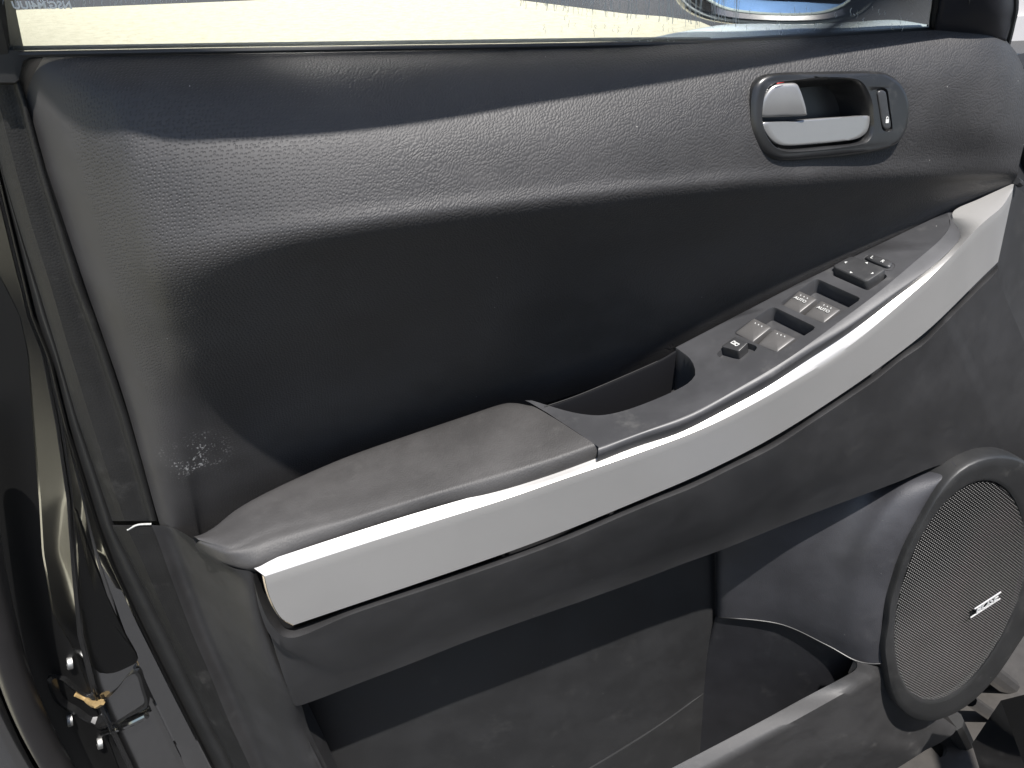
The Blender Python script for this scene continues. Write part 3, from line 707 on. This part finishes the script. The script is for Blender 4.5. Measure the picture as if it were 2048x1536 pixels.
# lower strip
ly = [1052,1060,1090,1130,1174,1268,1349,1443,1545,1700]
lS = [304,307,318,333,349,385,421,462,507,565]; lH = [252,256,270,288,307,349,393,449,508,598]; lL = [226,229,245,266,288,335,375,420,474,556]
st = []
for y in [1050,1053,1060,1075,1100,1130,1174,1220,1268,1310,1349,1400,1443,1500,1545,1620,1700]:
    s_, h_, l2 = (interp(y, ly, T) for T in (lS, lH, lL)); s_ = max(s_, h_+4)
    tp = -.006 if y == 1050 else 0
    st.append([U(s_+2, y, -.012+tp), U(s_, y, -.007+tp), U(lerp(s_, h_, .5), y, -.008+tp), U(h_+2, y, -.008+tp), U(h_, y, -.009+tp), U(lerp(h_, l2, .5), y, -.018+tp), U(l2, y, -.030+tp), U(l2-1, y, -.06)])
obj('lower_edge_strip', face_cam(MB().grid([even(r_, 30) for r_ in st])), EDG, door, angle=40)
wl_ = rs([U(255, 1060, -.0085), U(275, 1050, -.0080), U(303, 1048, -.0065)], 12)
obj('worn_edge', MB().tube(wl_, .0011, 6), simple('scuffed_plastic', (.35, .35, .33), .6, nscale=300, namp=.5), door)

# ---- black rubber seal between strip and paint
sy = [100, 345, 550, 631, 719, 859, 1038, 1122, 1244, 1384, 1536, 1700]
P0 = [-60, 0, 49, 68, 103, 137, 192, 223, 279, 349, 427, 515]
st = []
for y in range(150, 1701, 25):
    l_x = interp(y, ys, tL) if y < 1044 else interp(y, ly, lL); p_x = interp(y, sy, P0)
    st.append([U(l_x+4, y, -.045), U(lerp(l_x, p_x, .3), y, -.040), U(lerp(l_x, p_x, .6), y, -.046), U(p_x-4, y, -.058)])
obj('inner_weatherstrip', face_cam(MB().grid([even(r_, 10) for r_ in st])), RUB, door, angle=80)

# ---- painted shut face
by_ = [300, 450, 540, 566, 631, 706, 843, 1000, 1105, 1227, 1296, 1380, 1453, 1536, 1700]
BL = [-60, -40, -10, 6, 39, 55, 65, 78, 84, 105, 146, 178, 206, 237, 300]
ky = [300, 550, 700, 850, 1000, 1140, 1272, 1377, 1453, 1536, 1700]
KL = [-20, 40, 88, 118, 140, 150, 162, 188, 222, 262, 340]
st = []; st2 = []
for y in range(200, 1701, 16):
    p_x = interp(y, sy, P0); b_x = interp(y, by_, BL); k_x = interp(y, ky, KL); k_x = min(k_x, p_x-8)
    r_ = [U(p_x+2, y, -.050), U(p_x-4, y, -.042), U(p_x-7, y, -.045), U(lerp(p_x, k_x, .30), y, -.0505), U(lerp(p_x, k_x, .34), y, -.0545), U(lerp(p_x, k_x, .40), y, -.0535), U(lerp(p_x, k_x, .9), y, -.0665), U(k_x+2, y, -.071), U(k_x, y, -.069), U(k_x-4, y, -.072), U(k_x-7, y, -.070)]
    w_ = k_x-7-b_x
    for t in (.25, .5, .75, .95, 1.0): r_.append(U(k_x-7-w_*t, y, -.070-.032*t))
    st.append(r_); st2.append([U(b_x, y, -.1001), U(b_x-50, y, -.0998), U(b_x-120, y, -.099), U(b_x-220, y, -.098)])
shut = obj('shut_face', face_cam(MB().grid(st)), PNT, door, angle=24, label='glossy black painted rear shut face')
obj('shut_face_dark', face_cam(MB().grid(st2)), simple('unreflective_black', (.006, .006, .006), .35, spec=.35), door)  # paint carried on in duller black, standing in for its dark reflections
shut_bvh = MB().grid([a_+b_ for a_, b_ in zip(st, st2)]).bvh()
def SF(px, py, off=0.0):
    q = on(shut_bvh, px, py, off); return q if q else U(px, py, -.07)
# oval pressing in the shut face: raised black patch standing in for its dark reflection
ov = [(147,1014),(153,1060),(160,1150),(163,1230),(176,1300),(192,1340),(222,1346),(255,1334),(276,1318),(258,1280),(228,1220),(196,1140),(170,1070),(155,1025)]
ol = rsc([SF(x, y, .0006) for x, y in ov], 60); oc = sum(ol, Vector())/60
obj('pressing_dark_patch', MB().rings([ol, [p.lerp(oc, .05)+Vector((.0, -.0012, 0)) for p in ol], [p.lerp(oc, .3)+Vector((.0, -.0014, 0)) for p in ol]], False, True), simple('dark_reflection_black', (.004, .004, .004), .25, spec=.2), shut)
# latch mouth
lt = [(96,1352),(118,1350),(140,1368),(176,1392),(200,1402),(232,1380),(262,1345),(282,1338),(294,1372),(300,1402),(288,1416),(212,1452),(188,1446),(150,1424),(112,1398)]
ll_ = rsc([SF(x, y, .001) for x, y in lt], 72); lc = sum(ll_, Vector())/72
lm = MB().rings([[p-Vector((0, -.002, 0)) for p in ll_], [p.lerp(lc, .02)+Vector((-.0015, -.003, 0)) for p in ll_], [p.lerp(lc, .09)+Vector((-.001, -.003, 0)) for p in ll_], [p.lerp(lc, .14)+Vector((0, .003, 0)) for p in ll_], [p.lerp(lc, .3)+Vector((0, .02, -.002)) for p in ll_]], False, True)
latch = obj('latch', lm, simple('latch_black', (.010, .010, .010), .22, nscale=80, namp=.3), door, angle=30)
tn = [SF(152, 1384, .004), SF(172, 1392, .005), SF(190, 1402, .005), SF(200, 1404, .004)]
obj('latch_bumper', MB().tube(rs(tn, 12), [.0028]*4+[.0036]*4+[.0044]*4, 8), TAN, latch)
obj('latch_bumper', MB().tube(rs([SF(200, 1404, .006), SF(210, 1396, .006)], 4), .0042, 6), TAN, latch)
rb = rs([SF(212, 1462, .004), SF(250, 1446, .005), SF(296, 1424, .005)], 14); obj('latch_ridge', MB().tube(rb, .0045, 10), PNT, latch)
for x, y in ((138, 1324), (138, 1438), (198, 1484)):
    c = SF(x, y, .002); nd = Vector((-.93, -.30, .2)).normalized(); a1 = nd.orthogonal().normalized(); a2 = nd.cross(a1)
    lo_ = lambda r_, o_: [c+(a1*math.cos(k*math.pi/8)+a2*math.sin(k*math.pi/8))*r_+nd*o_ for k in range(16)]
    bo = obj('bolt', MB().rings([lo_(.0085, -.004), lo_(.0085, .001), lo_(.0078, .002), lo_(.0052, .0024)]), STL, door)
    obj('bolt_socket', MB().rings([lo_(.0052, .0024), lo_(.0046, -.001), lo_(.002, -.001)], False, True), DRK, bo)
# outer weatherstrip tube and outer skin edge, bottom left
rt_ = [(-60,900),(-40,1040),(-22,1150),(-2,1240),(22,1330),(55,1420),(95,1500),(150,1590),(220,1700)]
obj('outer_weatherstrip', MB().tube(rs([U(x, y, -.045) for x, y in rt_], 50), .0165, 20), WST, door, angle=80)
sk = [(-110,1200),(-70,1300),(-30,1400),(15,1500),(60,1580),(120,1680)]
s1_ = rs([U(x, y, -.05) for x, y in sk], 40)
obj('outer_skin_edge', MB().grid([[p+Vector((.012, .01, 0)) for p in s1_], [p+Vector((.004, .002, 0)) for p in s1_], [p+Vector((0, 0, 0)) for p in s1_], [p+Vector((-.006, .001, 0)) for p in s1_], [p+Vector((-.008, .004, 0)) for p in s1_], [p+Vector((-.03, .01, 0)) for p in s1_], [p+Vector((-.06, .05, 0)) for p in s1_]]), PNT, door)

# ---- glass, seals, frame
LEAN = math.tan(R(20))
def GP(px, py, back=0.0):                   # on the leaning glass plane
    z0 = U(1000, 100, 0).z; d = ray(px, py)
    # plane: y = .006+back - LEAN*(z-z0)
    t = (.006+back-LEAN*(CAM.z-z0)-CAM.y)/(d.y+LEAN*d.z); return CAM+d*t
gz = U(1000, 100, 0).z
def gpt(x, z, back=0): return Vector((x, .006+back-LEAN*(z-gz), z))
gm_, gnt, gp_ = mat('window_glass'); gnt.nodes.remove(gp_)
outn = gnt.nodes['Material Output']; tb = gnt.nodes.new('ShaderNodeBsdfTransparent'); tb.inputs[0].default_value = (.975, .985, .975, 1)
gl = gnt.nodes.new('ShaderNodeBsdfGlossy'); gl.inputs['Roughness'].default_value = .02; mx = gnt.nodes.new('ShaderNodeMixShader'); fr_ = gnt.nodes.new('ShaderNodeFresnel'); fr_.inputs[0].default_value = 1.45
gnt.links.new(fr_.outputs[0], mx.inputs[0]); gnt.links.new(tb.outputs[0], mx.inputs[1]); gnt.links.new(gl.outputs[0], mx.inputs[2]); gnt.links.new(mx.outputs[0], outn.inputs[0])
gx0, gx1 = GP(10, 110).x, GP(1880, 60).x
glm = MB().add([gpt(gx0, gz-.03), gpt(gx1, gz-.03), gpt(gx1, gz+.10), gpt(gx1-.22, gz+.34), gpt(gx0+.05, gz+.40)], [(0, 1, 2, 3, 4)])
glass = obj('window_glass', glm, gm_, door, thick=.004)
stm = MB()
def streak(px, y0, y1, w0):
    pts = []; n_ = 5
    for k in range(n_+1):
        t = k/n_; pts.append((px+random.uniform(-1, 1)*2.2, lerp(y0, y1, t)))
    for k in range(n_):
        a_, b_ = pts[k], pts[k+1]; wa, wb = w0*random.uniform(.5, 1.1), w0*random.uniform(.5, 1.1)
        q = [GP(a_[0]-wa, a_[1], -.003), GP(a_[0]+wa, a_[1], -.003), GP(b_[0]+wb, b_[1], -.003), GP(b_[0]-wb, b_[1], -.003)]
        stm.add(q, [(0, 1, 2, 3)])
for k in range(110):
    px = random.uniform(1040, 1480); streak(px, -30, min(86, interp(px, [1040, 1400], [4, 44])+random.uniform(-14, 14)), random.uniform(.4, 1.5))
for k in range(60):
    px = random.uniform(0, 545); e = interp(px, [0, 540], [22, 0]); streak(px, -30, e+random.uniform(-8, 0), random.uniform(.4, 1.5))
for k in range(90):
    px = random.uniform(1080, 1830); y0 = random.uniform(10, 60); streak(px, y0, y0+random.uniform(5, 16), random.uniform(.4, .9))
for k in range(130):
    px = random.uniform(470, 1350); y0 = interp(px, [20, 1000, 1400, 1700], [103, 94, 84, 68]); streak(px, y0-random.uniform(2, 7), y0, random.uniform(.5, 1.2))
wm, wnt, wp_ = mat('dried_water'); wp_.inputs['Base Color'].default_value = (.55, .58, .56, 1); wp_.inputs['Roughness'].default_value = .6; wp_.inputs['Alpha'].default_value = .55
obj('water_streaks', stm, wm, glass, kind='stuff')
gt = (GP(112, 11, -.004)-GP(55, 11, -.004)); 
text_mesh('NSG.M4IUU', GP(84, 11, -.004), gt, Vector((0, -LEAN, 1)), .0075, simple('etched_white', (.8, .82, .8), .6), glass, mirror=True, bold=.0002)
text_mesh('JSR', GP(84, -1, -.004), gt, Vector((0, -LEAN, 1)), .006, simple('etched_white_b', (.8, .82, .8), .6), glass, mirror=True)
# belt seal
ut = upper[0]
sill_a = [crom(ut, k/79) for k in range(80)]
obj('belt_ledge', MB().grid([[p+Vector((0, -.001, -.004)) for p in sill_a], [p+Vector((0, .003, -.0005)) for p in sill_a], [p+Vector((0, .006, .0015)) for p in sill_a], [p+Vector((0, .022, .000)) for p in sill_a], [p+Vector((0, .03, -.06)) for p in sill_a]]), RUB, door, angle=80)
bs = rs([U(20,109,.001), U(300,104,.001), U(600,99,.001), U(1000,93,.001), U(1250,89,.0), U(1430,88,-.006)], 50)
obj('glass_seal', MB().tube(bs, .0022, 8), RUB, door)
obj('outer_glass_seal', MB().tube([p+Vector((0, .012, .0022)) for p in bs], .0018, 6), simple('seal_grey', (.10, .11, .11), .4), door)

# window frame; its inner edge is found from where the shade ends on the panel
shade = [(60,165),(100,205),(140,245),(200,268),(320,280),(450,282),(600,274),(760,258),(900,238),(1050,212),(1200,188),(1350,163),(1500,138),(1650,113),(1800,90),(1900,76)]
hts = [.33,.37,.395,.41,.42,.425,.425,.42,.41,.39,.36,.32,.265,.20,.11,.03]
fr0 = []
for (x, y), hh in zip(shade, hts):
    q = on(upper_bvh, x, y) or U(x, y, .03); fr0.append(q+SUN*(hh/SUN.z))
fi = rs(fr0, 70)
wdt = [interp(k/69, [0, .15, .8, 1], [.06, .07, .06, .03]) for k in range(70)]
fo = [p+Vector((0, w_, .02)) for p, w_ in zip(fi, wdt)]
fmb = MB().grid([fi, [p+Vector((0, -.002, .008)) for p in fi], [p+Vector((0, 0, .02)) for p in fo], fo, [p+Vector((0, -.004, -.006)) for p in fo], fi])
obj('window_frame', fmb, RUB, door, angle=50)
bp0 = [(U(-80,215,-.040), U(50,215,-.040)), (U(-60,165,-.02), U(38,160,-.020)), (U(-60,130,-.004), U(25,129,-.006)), (GP(-90, 0, -.008), GP(5, 40, -.008)), (GP(-130, -200, -.008), GP(-30, -200, -.008)), (fi[0]+Vector((-.07, .05, 0)), fi[0]+Vector((-.0, .04, .0)))]
pr = MB(); L_ = []
for a_, b_ in bp0: L_.append([a_+Vector((0, -.004, 0)), b_+Vector((0, -.004, 0)), b_+Vector((.001, .035, 0)), a_+Vector((0, .035, 0))])
pr.rings(L_, True, True); obj('rear_pillar_trim', pr, RUB, door, angle=40)
obj('corner_seal', face_cam(MB().grid([[U(-20, 100, .004), U(30, 101, .004), U(64, 113, .001)], [U(-20, 125, .004), U(28, 124, .004), U(46, 122, .002)], [U(-20, 165, .003), U(30, 165, .003), U(37, 160, .002)], [U(-20, 170, -.012), U(30, 170, -.012), U(37, 165, -.012)]])), RUB, door)
# sail panel with mirror stem at the front corner
sp0 = [U(1868,64,-.006),U(1945,70,-.002),U(1985,72,-.004),U(2006,82,-.012)]
sp1 = [GP(1872,40,-.006),GP(1940,40,-.012),GP(1990,40,-.012),GP(2018,40,.004)]
sp2 = [GP(1880,0,-.008),GP(1945,0,-.016),GP(1995,0,-.014),GP(2024,0,.004)]
sp3 = [GP(1890,-120,-.008),GP(1950,-120,-.016),GP(1990,-120,-.012),GP(2010,-120,.004)]
obj('sail_panel', face_cam(MB().loft([sp0, sp1, sp2, sp3], 20, 20)), simple('sail_black', (.012, .012, .015), .45, nscale=20, namp=.2), door, angle=60, thick=.006)
obj('sail_seal', MB().tube(rs([U(1866,70,-.012), GP(1866,40,.0), GP(1872,0,0), GP(1884,-120,0)], 16), .0035, 8), RUB, door)
obj('sail_seal', MB().tube(rs([U(2010,88,-.02), GP(2019,50,.006), GP(2026,0,.004), GP(2012,-120,.004)], 16), .005, 8), RUB, door)
# ---- side mirror outside the glass
def M_(px, py, y): 
    d = ray(px, py); return CAM+d*((y-CAM.y)/d.y)
mnrm = Vector((-.35, -.90, .20)).normalized(); mc = M_(1560, -60, .17)
def MP(px, py, off=0):
    d = ray(px, py); t = (mc+mnrm*off-CAM).dot(mnrm)/d.dot(mnrm); return CAM+d*t
hous = [(1338,-60),(1342,-20),(1362,14),(1400,36),(1460,48),(1540,52),(1630,51),(1700,40),(1742,16),(1756,-20),(1750,-80),(1700,-170),(1560,-195),(1420,-170),(1355,-120)]
inner = [(1372,-60),(1385,-25),(1418,2),(1455,19),(1510,27),(1570,30),(1635,27),(1680,13),(1702,-8),(1712,-40),(1700,-90),(1660,-140),(1560,-160),(1450,-140),(1390,-100)]
H = rsc([MP(*q) for q in hous], 64); In = rsc([MP(*q) for q in inner], 64)
back = mc+Vector((.05, .11, 0))
hm = MB().rings([[p.lerp(q, .9) for p, q in zip(H, In)], [p.lerp(q, .85)+mnrm*.012 for p, q in zip(H, In)], [p.lerp(q, .45)+mnrm*.014 for p, q in zip(H, In)], [p.lerp(q, .38)+mnrm*.011 for p, q in zip(H, In)], [p.lerp(q, .1)+mnrm*.008 for p, q in zip(H, In)], H, [p.lerp(back, .25)-mnrm*.04 for p in H], [p.lerp(back, .7)-mnrm*.07 for p in H]], False, True)
mir = obj('side_mirror', hm, PNT, door, angle=50)
obj('mirror_glass', MB().rings([[p+mnrm*.006 for p in In], [p.lerp(mc, .04)+mnrm*.007 for p in In]], False, True), simple('sky_blue_mirror', (.32, .5, .85), .02, metal=1.0), mir)  # blue tint put in for the sky the glass reflects
obj('mirror_bezel', MB().tube([p+mnrm*.007 for p in In]+[In[0]+mnrm*.007], .0016, 6, False), simple('bezel_pale', (.35, .40, .38), .35), mir)
obj('mirror_rim_line', MB().tube([p.lerp(q, .22)+mnrm*.010 for p, q in zip(H, In)]+[H[0].lerp(In[0], .22)+mnrm*.010], .0018, 6, False), simple('rim_grey', (.25, .27, .27), .3), mir)
base_t = [(1284,91,.03),(1330,74,.04),(1400,58,.06),(1450,50,.08),(1520,49,.09),(1600,51,.09),(1700,46,.09),(1760,42,.08),(1800,44,.07),(1850,56,.05)]
base_b = [(1284,96,.02),(1340,95,.02),(1400,93,.02),(1460,91,.02),(1530,89,.02),(1600,86,.02),(1700,80,.02),(1760,76,.02),(1800,74,.02),(1850,70,.02)]
bt = [M_(*q) for q in base_t]; bb = [M_(a_, b_, c_) for a_, b_, c_ in base_b]
obj('mirror_base', face_cam(MB().loft([bb, [p.lerp(q, .5)+Vector((0, 0, .006)) for p, q in zip(bb, bt)], bt, [p+Vector((0, .05, -.02)) for p in bt]], 50, 14)), simple('pale_sky_reflection', (.50, .55, .54), .25, nscale=40, namp=.15), door, angle=80)  # pale base colour stands in for sky reflected on the glossy base

# ---- inside handle
def HP(px, py, off=0.0): return on(upper_bvh, px, py, off)
bez = [(1500.5,223),(1502,194),(1509,168),(1527,152),(1555,146),(1626,144),(1690,143),(1753,143.5),(1780,152),(1802,172),(1814,203),(1815,232),(1810,258),(1797,282),(1775,295),(1736,304),(1680,311),(1626,316),(1573,320),(1544,316),(1525,302),(1509,274),(1502,249)]
cupl = [(1524,214),(1531,183.5),(1549,168),(1593,163),(1648,159),(1698,160),(1718,168),(1731,188),(1738,210),(1740,236),(1741,254),(1733.5,276),(1714,287),(1648,295),(1586,300),(1560,297),(1544.5,288),(1531,268),(1524,245)]
slot = [(1753,184),(1756,177),(1764,175.5),(1772,177),(1776,184),(1781,220),(1785,252),(1784,260.5),(1775,264),(1767,261.5),(1763,253),(1758,219)]
def fitplane(pts):
    c = sum(pts, Vector())/len(pts); n = Vector()
    for a_, b_ in zip(pts, pts[1:]+pts[:1]): n += (a_-c).cross(b_-c)
    n.normalize(); return c, (n if n.y < 0 else -n)
hb = [HP(*q) for q in bez]; hc0, hn = fitplane(hb); hc0 = hc0+hn*.0022; print('handle plane', hc0, hn)
upo = bpy.data.objects['upper_panel']; cut = []
for q in [(1524,214),(1531,183.5),(1549,168),(1593,163),(1648,159),(1698,160),(1718,168),(1731,188),(1738,210),(1740,236),(1741,254),(1733.5,276),(1714,287),(1648,295),(1586,300),(1560,297),(1544.5,288),(1531,268),(1524,245)]: cut.append(HP(*q))
tmpx = (Vector((1, 0, 0))-hn*hn.x).normalized(); tmpy = hn.cross(tmpx); c2d = [((p-hc0).dot(tmpx), (p-hc0).dot(tmpy)) for p in cut]
def inside(p):
    x, y = (p-hc0).dot(tmpx), (p-hc0).dot(tmpy); k = False
    for (x1, y1), (x2, y2) in zip(c2d, c2d[1:]+c2d[:1]):
        if (y1 > y) != (y2 > y) and x < (x2-x1)*(y-y1)/(y2-y1)+x1: k = not k
    return k
bmu = bmesh.new(); bmu.from_mesh(upo.data)
bmesh.ops.delete(bmu, geom=[v for v in bmu.verts if (v.co+DOOR_AT-hc0).length < .15 and inside(v.co+DOOR_AT)], context='VERTS'); bmu.to_mesh(upo.data); bmu.free()
def HQ(px, py, off=0.0):
    d = ray(px, py); t = (hc0+hn*off-CAM).dot(hn)/d.dot(hn); return CAM+d*t
def loop2(pts, n): return [(q.x, q.y) for q in rsc([Vector((a_, b_, 0)) for a_, b_ in pts], n)]
NB = 110
ob = loop2(bez, NB); ib = loop2(cupl, NB)
obw = [HQ(*q) for q in ob]; ibw = [HQ(*q, .002) for q in ib]; icc = sum(ibw, Vector())/NB; ocw = sum(obw, Vector())/NB
def ins(P, c, d): return [p+(c-p).normalized()*d for p in P]
bmb = MB().rings([[p-hn*.02 for p in obw], [p+hn*.001 for p in ins(obw, ocw, -.0002)], [p+hn*.0028 for p in ins(obw, ocw, .0012)], [p+hn*.0042 for p in ins(obw, ocw, .0035)], [p+hn*.0044 for p in ins(obw, ocw, .0060)]])
# flat annulus between outer inset loop and cup + slot holes
o_top = [p+hn*.0044 for p in ins(obw, ocw, .0060)]
i_top = [p+hn*.0030 for p in ins(ibw, icc, -.0018)]
sl2 = loop2(slot, 40); slw = [HQ(*q, .0046) for q in sl2]
e1_ = (Vector((1, 0, 0))-hn*hn.x).normalized(); e2_ = hn.cross(e1_)
def f2(P): return [Vector(((p-hc0).dot(e1_), (p-hc0).dot(e2_), 0)) for p in P]
tri = geometry.tessellate_polygon([f2(o_top), f2(i_top), f2(slw)])
bmb.add(o_top+i_top+slw, [tuple(t) for t in tri])
bmb.rings([i_top, [p+hn*.0012 for p in ibw], [p-hn*.002 for p in ins(ibw, icc, .0008)], [p-hn*.010 for p in ins(ibw, icc, .002)], [p-hn*.026 for p in ins(ibw, icc, .004)], [p-hn*.034 for p in ins(ibw, icc, .006)]], False, True)
slc = sum(slw, Vector())/40
bmb.rings([slw, [p-hn*.001 for p in ins(slw, slc, .0006)], [p-hn*.006 for p in ins(slw, slc, .0007)]], False, True)
bezo = obj('handle_bezel', bmb, BZL, door, angle=35, recalc=False); orient(bezo)
def plate(pts, off, thick, bev, n, mt, name, parent, dome=0, tiltf=None, ang=50):
    lp_ = loop2(pts, n) if n else pts; P = [HQ(*q, off) for q in lp_]
    c = sum(P, Vector())/len(P); m_ = MB()
    m_.rings([[p-hn*thick for p in P], [p-hn*bev for p in P], [p-hn*bev*.3 for p in ins(P, c, bev*.3)], ins(P, c, bev)]+[[p.lerp(c, s)+hn*dome*(1-(1-s)**2) for p in ins(P, c, bev)] for s in (.12, .25, .4, .55, .7, .85)], True, True)
    if tiltf:
        for v in m_.v: v += hn*tiltf(v.copy())
    return obj(name, m_, mt, parent, angle=ang)
low = [(1525,246),(1540,244),(1570,243),(1590,243),(1604,240),(1640,237),(1670,235),(1705,233),(1738,231.5),(1740.5,242),(1738,256),(1731,268),(1714,278),(1690,282),(1648,287),(1610,290),(1582,291.5),(1560,290),(1544.5,281),(1531,264)]
plate(low, .002, .012, .0012, 90, SILD, 'lower_grip_plate', bezo, dome=0)
lev = [(1524,226),(1526,203),(1538,180),(1551,169),(1573,166),(1590,167),(1596,178),(1604,203),(1610,226),(1607,231.5),(1560,234),(1527,234)]
plate(lev, .0045, .018, .002, 90, SILD, 'door_handle_lever', bezo, dome=0, tiltf=lambda p: .14*(p-HQ(1540, 200, .0045)).dot(e1_)-7*(p-HQ(1560, 190, .0045)).dot(e2_)**2)
red = [(1553,168),(1566,165.5),(1569,164),(1554,166)]
obj('red_mark', MB().add([HQ(x, y, .0075) for x, y in red], [(0, 1, 2, 3)]), simple('red', (.5, .03, .03), .4), bezo, thick=.0004)
lkb = [(1756,189),(1758,182),(1764,180),(1770,182),(1773,189),(1778,222),(1782,250),(1780.5,257),(1774,259.5),(1769,257),(1765.5,249),(1761,222)]
lb = plate(lkb, .0058, .01, .001, 48, BLK, 'lock_button', door, dome=.0002)
pc = HQ(1774.5, 240, .0064); px_ = (HQ(1785, 239, .0064)-pc).normalized(); py_ = hn.cross(px_)
pm = MB().box(pc-py_*.0010, .0034, .0034, .0004, (px_, py_, hn)); arc = [pc+py_*.0008+px_*.0011*math.cos(a_)+py_*.0020*math.sin(a_) for a_ in [k*math.pi/8 for k in range(9)]]
pm.tube(arc, .0004, 5); obj('padlock_symbol', pm, WHT, lb)

# ================================================================== car body at the hinge side
body = empty('parked_car', (1.2, .1, 0), 'black car side with wing edge and hinge arms at the bottom right corner', 'car')
def bar(name, pts, r, m_, h=None, seg=10): return obj(name, MB().tube(rs(pts, 16), r, seg), m_, body)
bar('fender_edge', [U(1960,1330,-.10), U(2048,1400,-.12), U(2120,1480,-.14)], .020, PNT)
bar('hinge_arm', [U(1940,1400,-.04), U(2010,1450,-.06), U(2110,1530,-.08)], .012, PNT)
bar('hinge_arm', [U(1870,1500,-.02), U(1960,1535,-.04), U(2060,1620,-.06)], .016, PNT)
bar('wiring_boot', [U(1905,1440,-.0), U(1935,1500,-.03), U(1990,1620,-.06)], .018, RUB)
hp_ = [U(1850,1545,-.08), U(1862,1498,-.08), U(1880,1490,-.08), U(1908,1494,-.08), U(1920,1560,-.08)]
obj('hinge_plate', MB().rings([hp_, [p+Vector((0, .01, 0)) for p in hp_]], True, True), simple('grey_steel', (.10, .10, .10), .4), body)
bar('fender_edge', [U(2050,120,-.10), U(2052,300,-.12), U(2070,460,-.14)], .014, RUB)
bar('fender_edge', [U(2046,420,-.05), U(2070,700,-.06), U(2110,950,-.08)], .02, RUB)
# the body side runs back from the hinge behind the camera; mostly outside the frame
HB = Vector((.98, .10, 0)); bd = Vector((-.42, -.907, 0)); bnn = Vector((.907, -.42, 0))
def B(s_, o_, z): return HB+bd*s_+bnn*o_+Vector((0, 0, z))
def slab(name, prof, s0, s1, m_, ns=2, ang=30):
    return obj(name, MB().rings([[B(lerp(s0, s1, k/(ns-1)), o_, z) for o_, z in prof] for k in range(ns)], True, True), m_, body, angle=ang)
CAB = simple('cabin_cloth', (.02, .02, .021), .8, nscale=40, namp=.3)
slab('sill', [(0, .28), (-.03, .34), (-.02, .44), (.06, .50), (.14, .48), (.14, .28)], .30, 1.12, PNT)
slab('rear_door', [(.0, .30), (-.04, .60), (-.05, .95), (-.01, 1.22), (.05, 1.22), (.05, .30)], 1.16, 2.15, PNT)
slab('quarter_panel', [(.0, .30), (-.04, .60), (-.05, .95), (-.01, 1.22), (.05, 1.22), (.05, .30)], 2.17, 3.1, PNT)
slab('roof', [(.22, 1.62), (.26, 1.66), (.6, 1.70), (1.2, 1.70), (1.5, 1.66), (1.5, 1.62)], .95, 2.9, PNT)
slab('floor_pan', [(.10, .30), (.10, .42), (1.5, .42), (1.5, .30)], .45, 3.0, CAB)
slab('far_side', [(1.45, .4), (1.5, .4), (1.5, 1.25), (1.45, 1.25)], .0, 3.0, CAB)
slab('front_seat', [(.18, .5), (.16, .72), (.2, .80), (.62, .80), (.66, .72), (.64, .5)], .55, 1.05, CAB)
slab('seat_back', [(.18, .7), (.17, 1.2), (.25, 1.35), (.58, 1.35), (.66, 1.2), (.64, .7)], 1.02, 1.18, CAB)
bar('windscreen_pillar', [B(-.02, .30, 1.12), B(.35, .34, 1.36), B(.95, .40, 1.63)], .035, PNT)
bar('centre_pillar', [B(1.14, .02, .45), B(1.14, .0, 1.2), B(1.10, .2, 1.62)], .05, PNT)
# low wall beyond
wall_c = UG(2032, 84); wl0 = wall_c+Vector((-.15, 0, 0))
obj('boundary_wall', MB().box(wl0+Vector((2.0, .15, .11)), 4.2, .2, .22).box(wl0+Vector((2.0, .20, .62)), 4.2, .16, .8), simple('pale_wall', (.45, .43, .42), .8, nscale=6, namp=.1), None)
bw = bpy.data.objects['boundary_wall']; bw['label'] = 'pale wall glimpsed through the gap right of the black sail corner'; bw['category'] = 'wall'
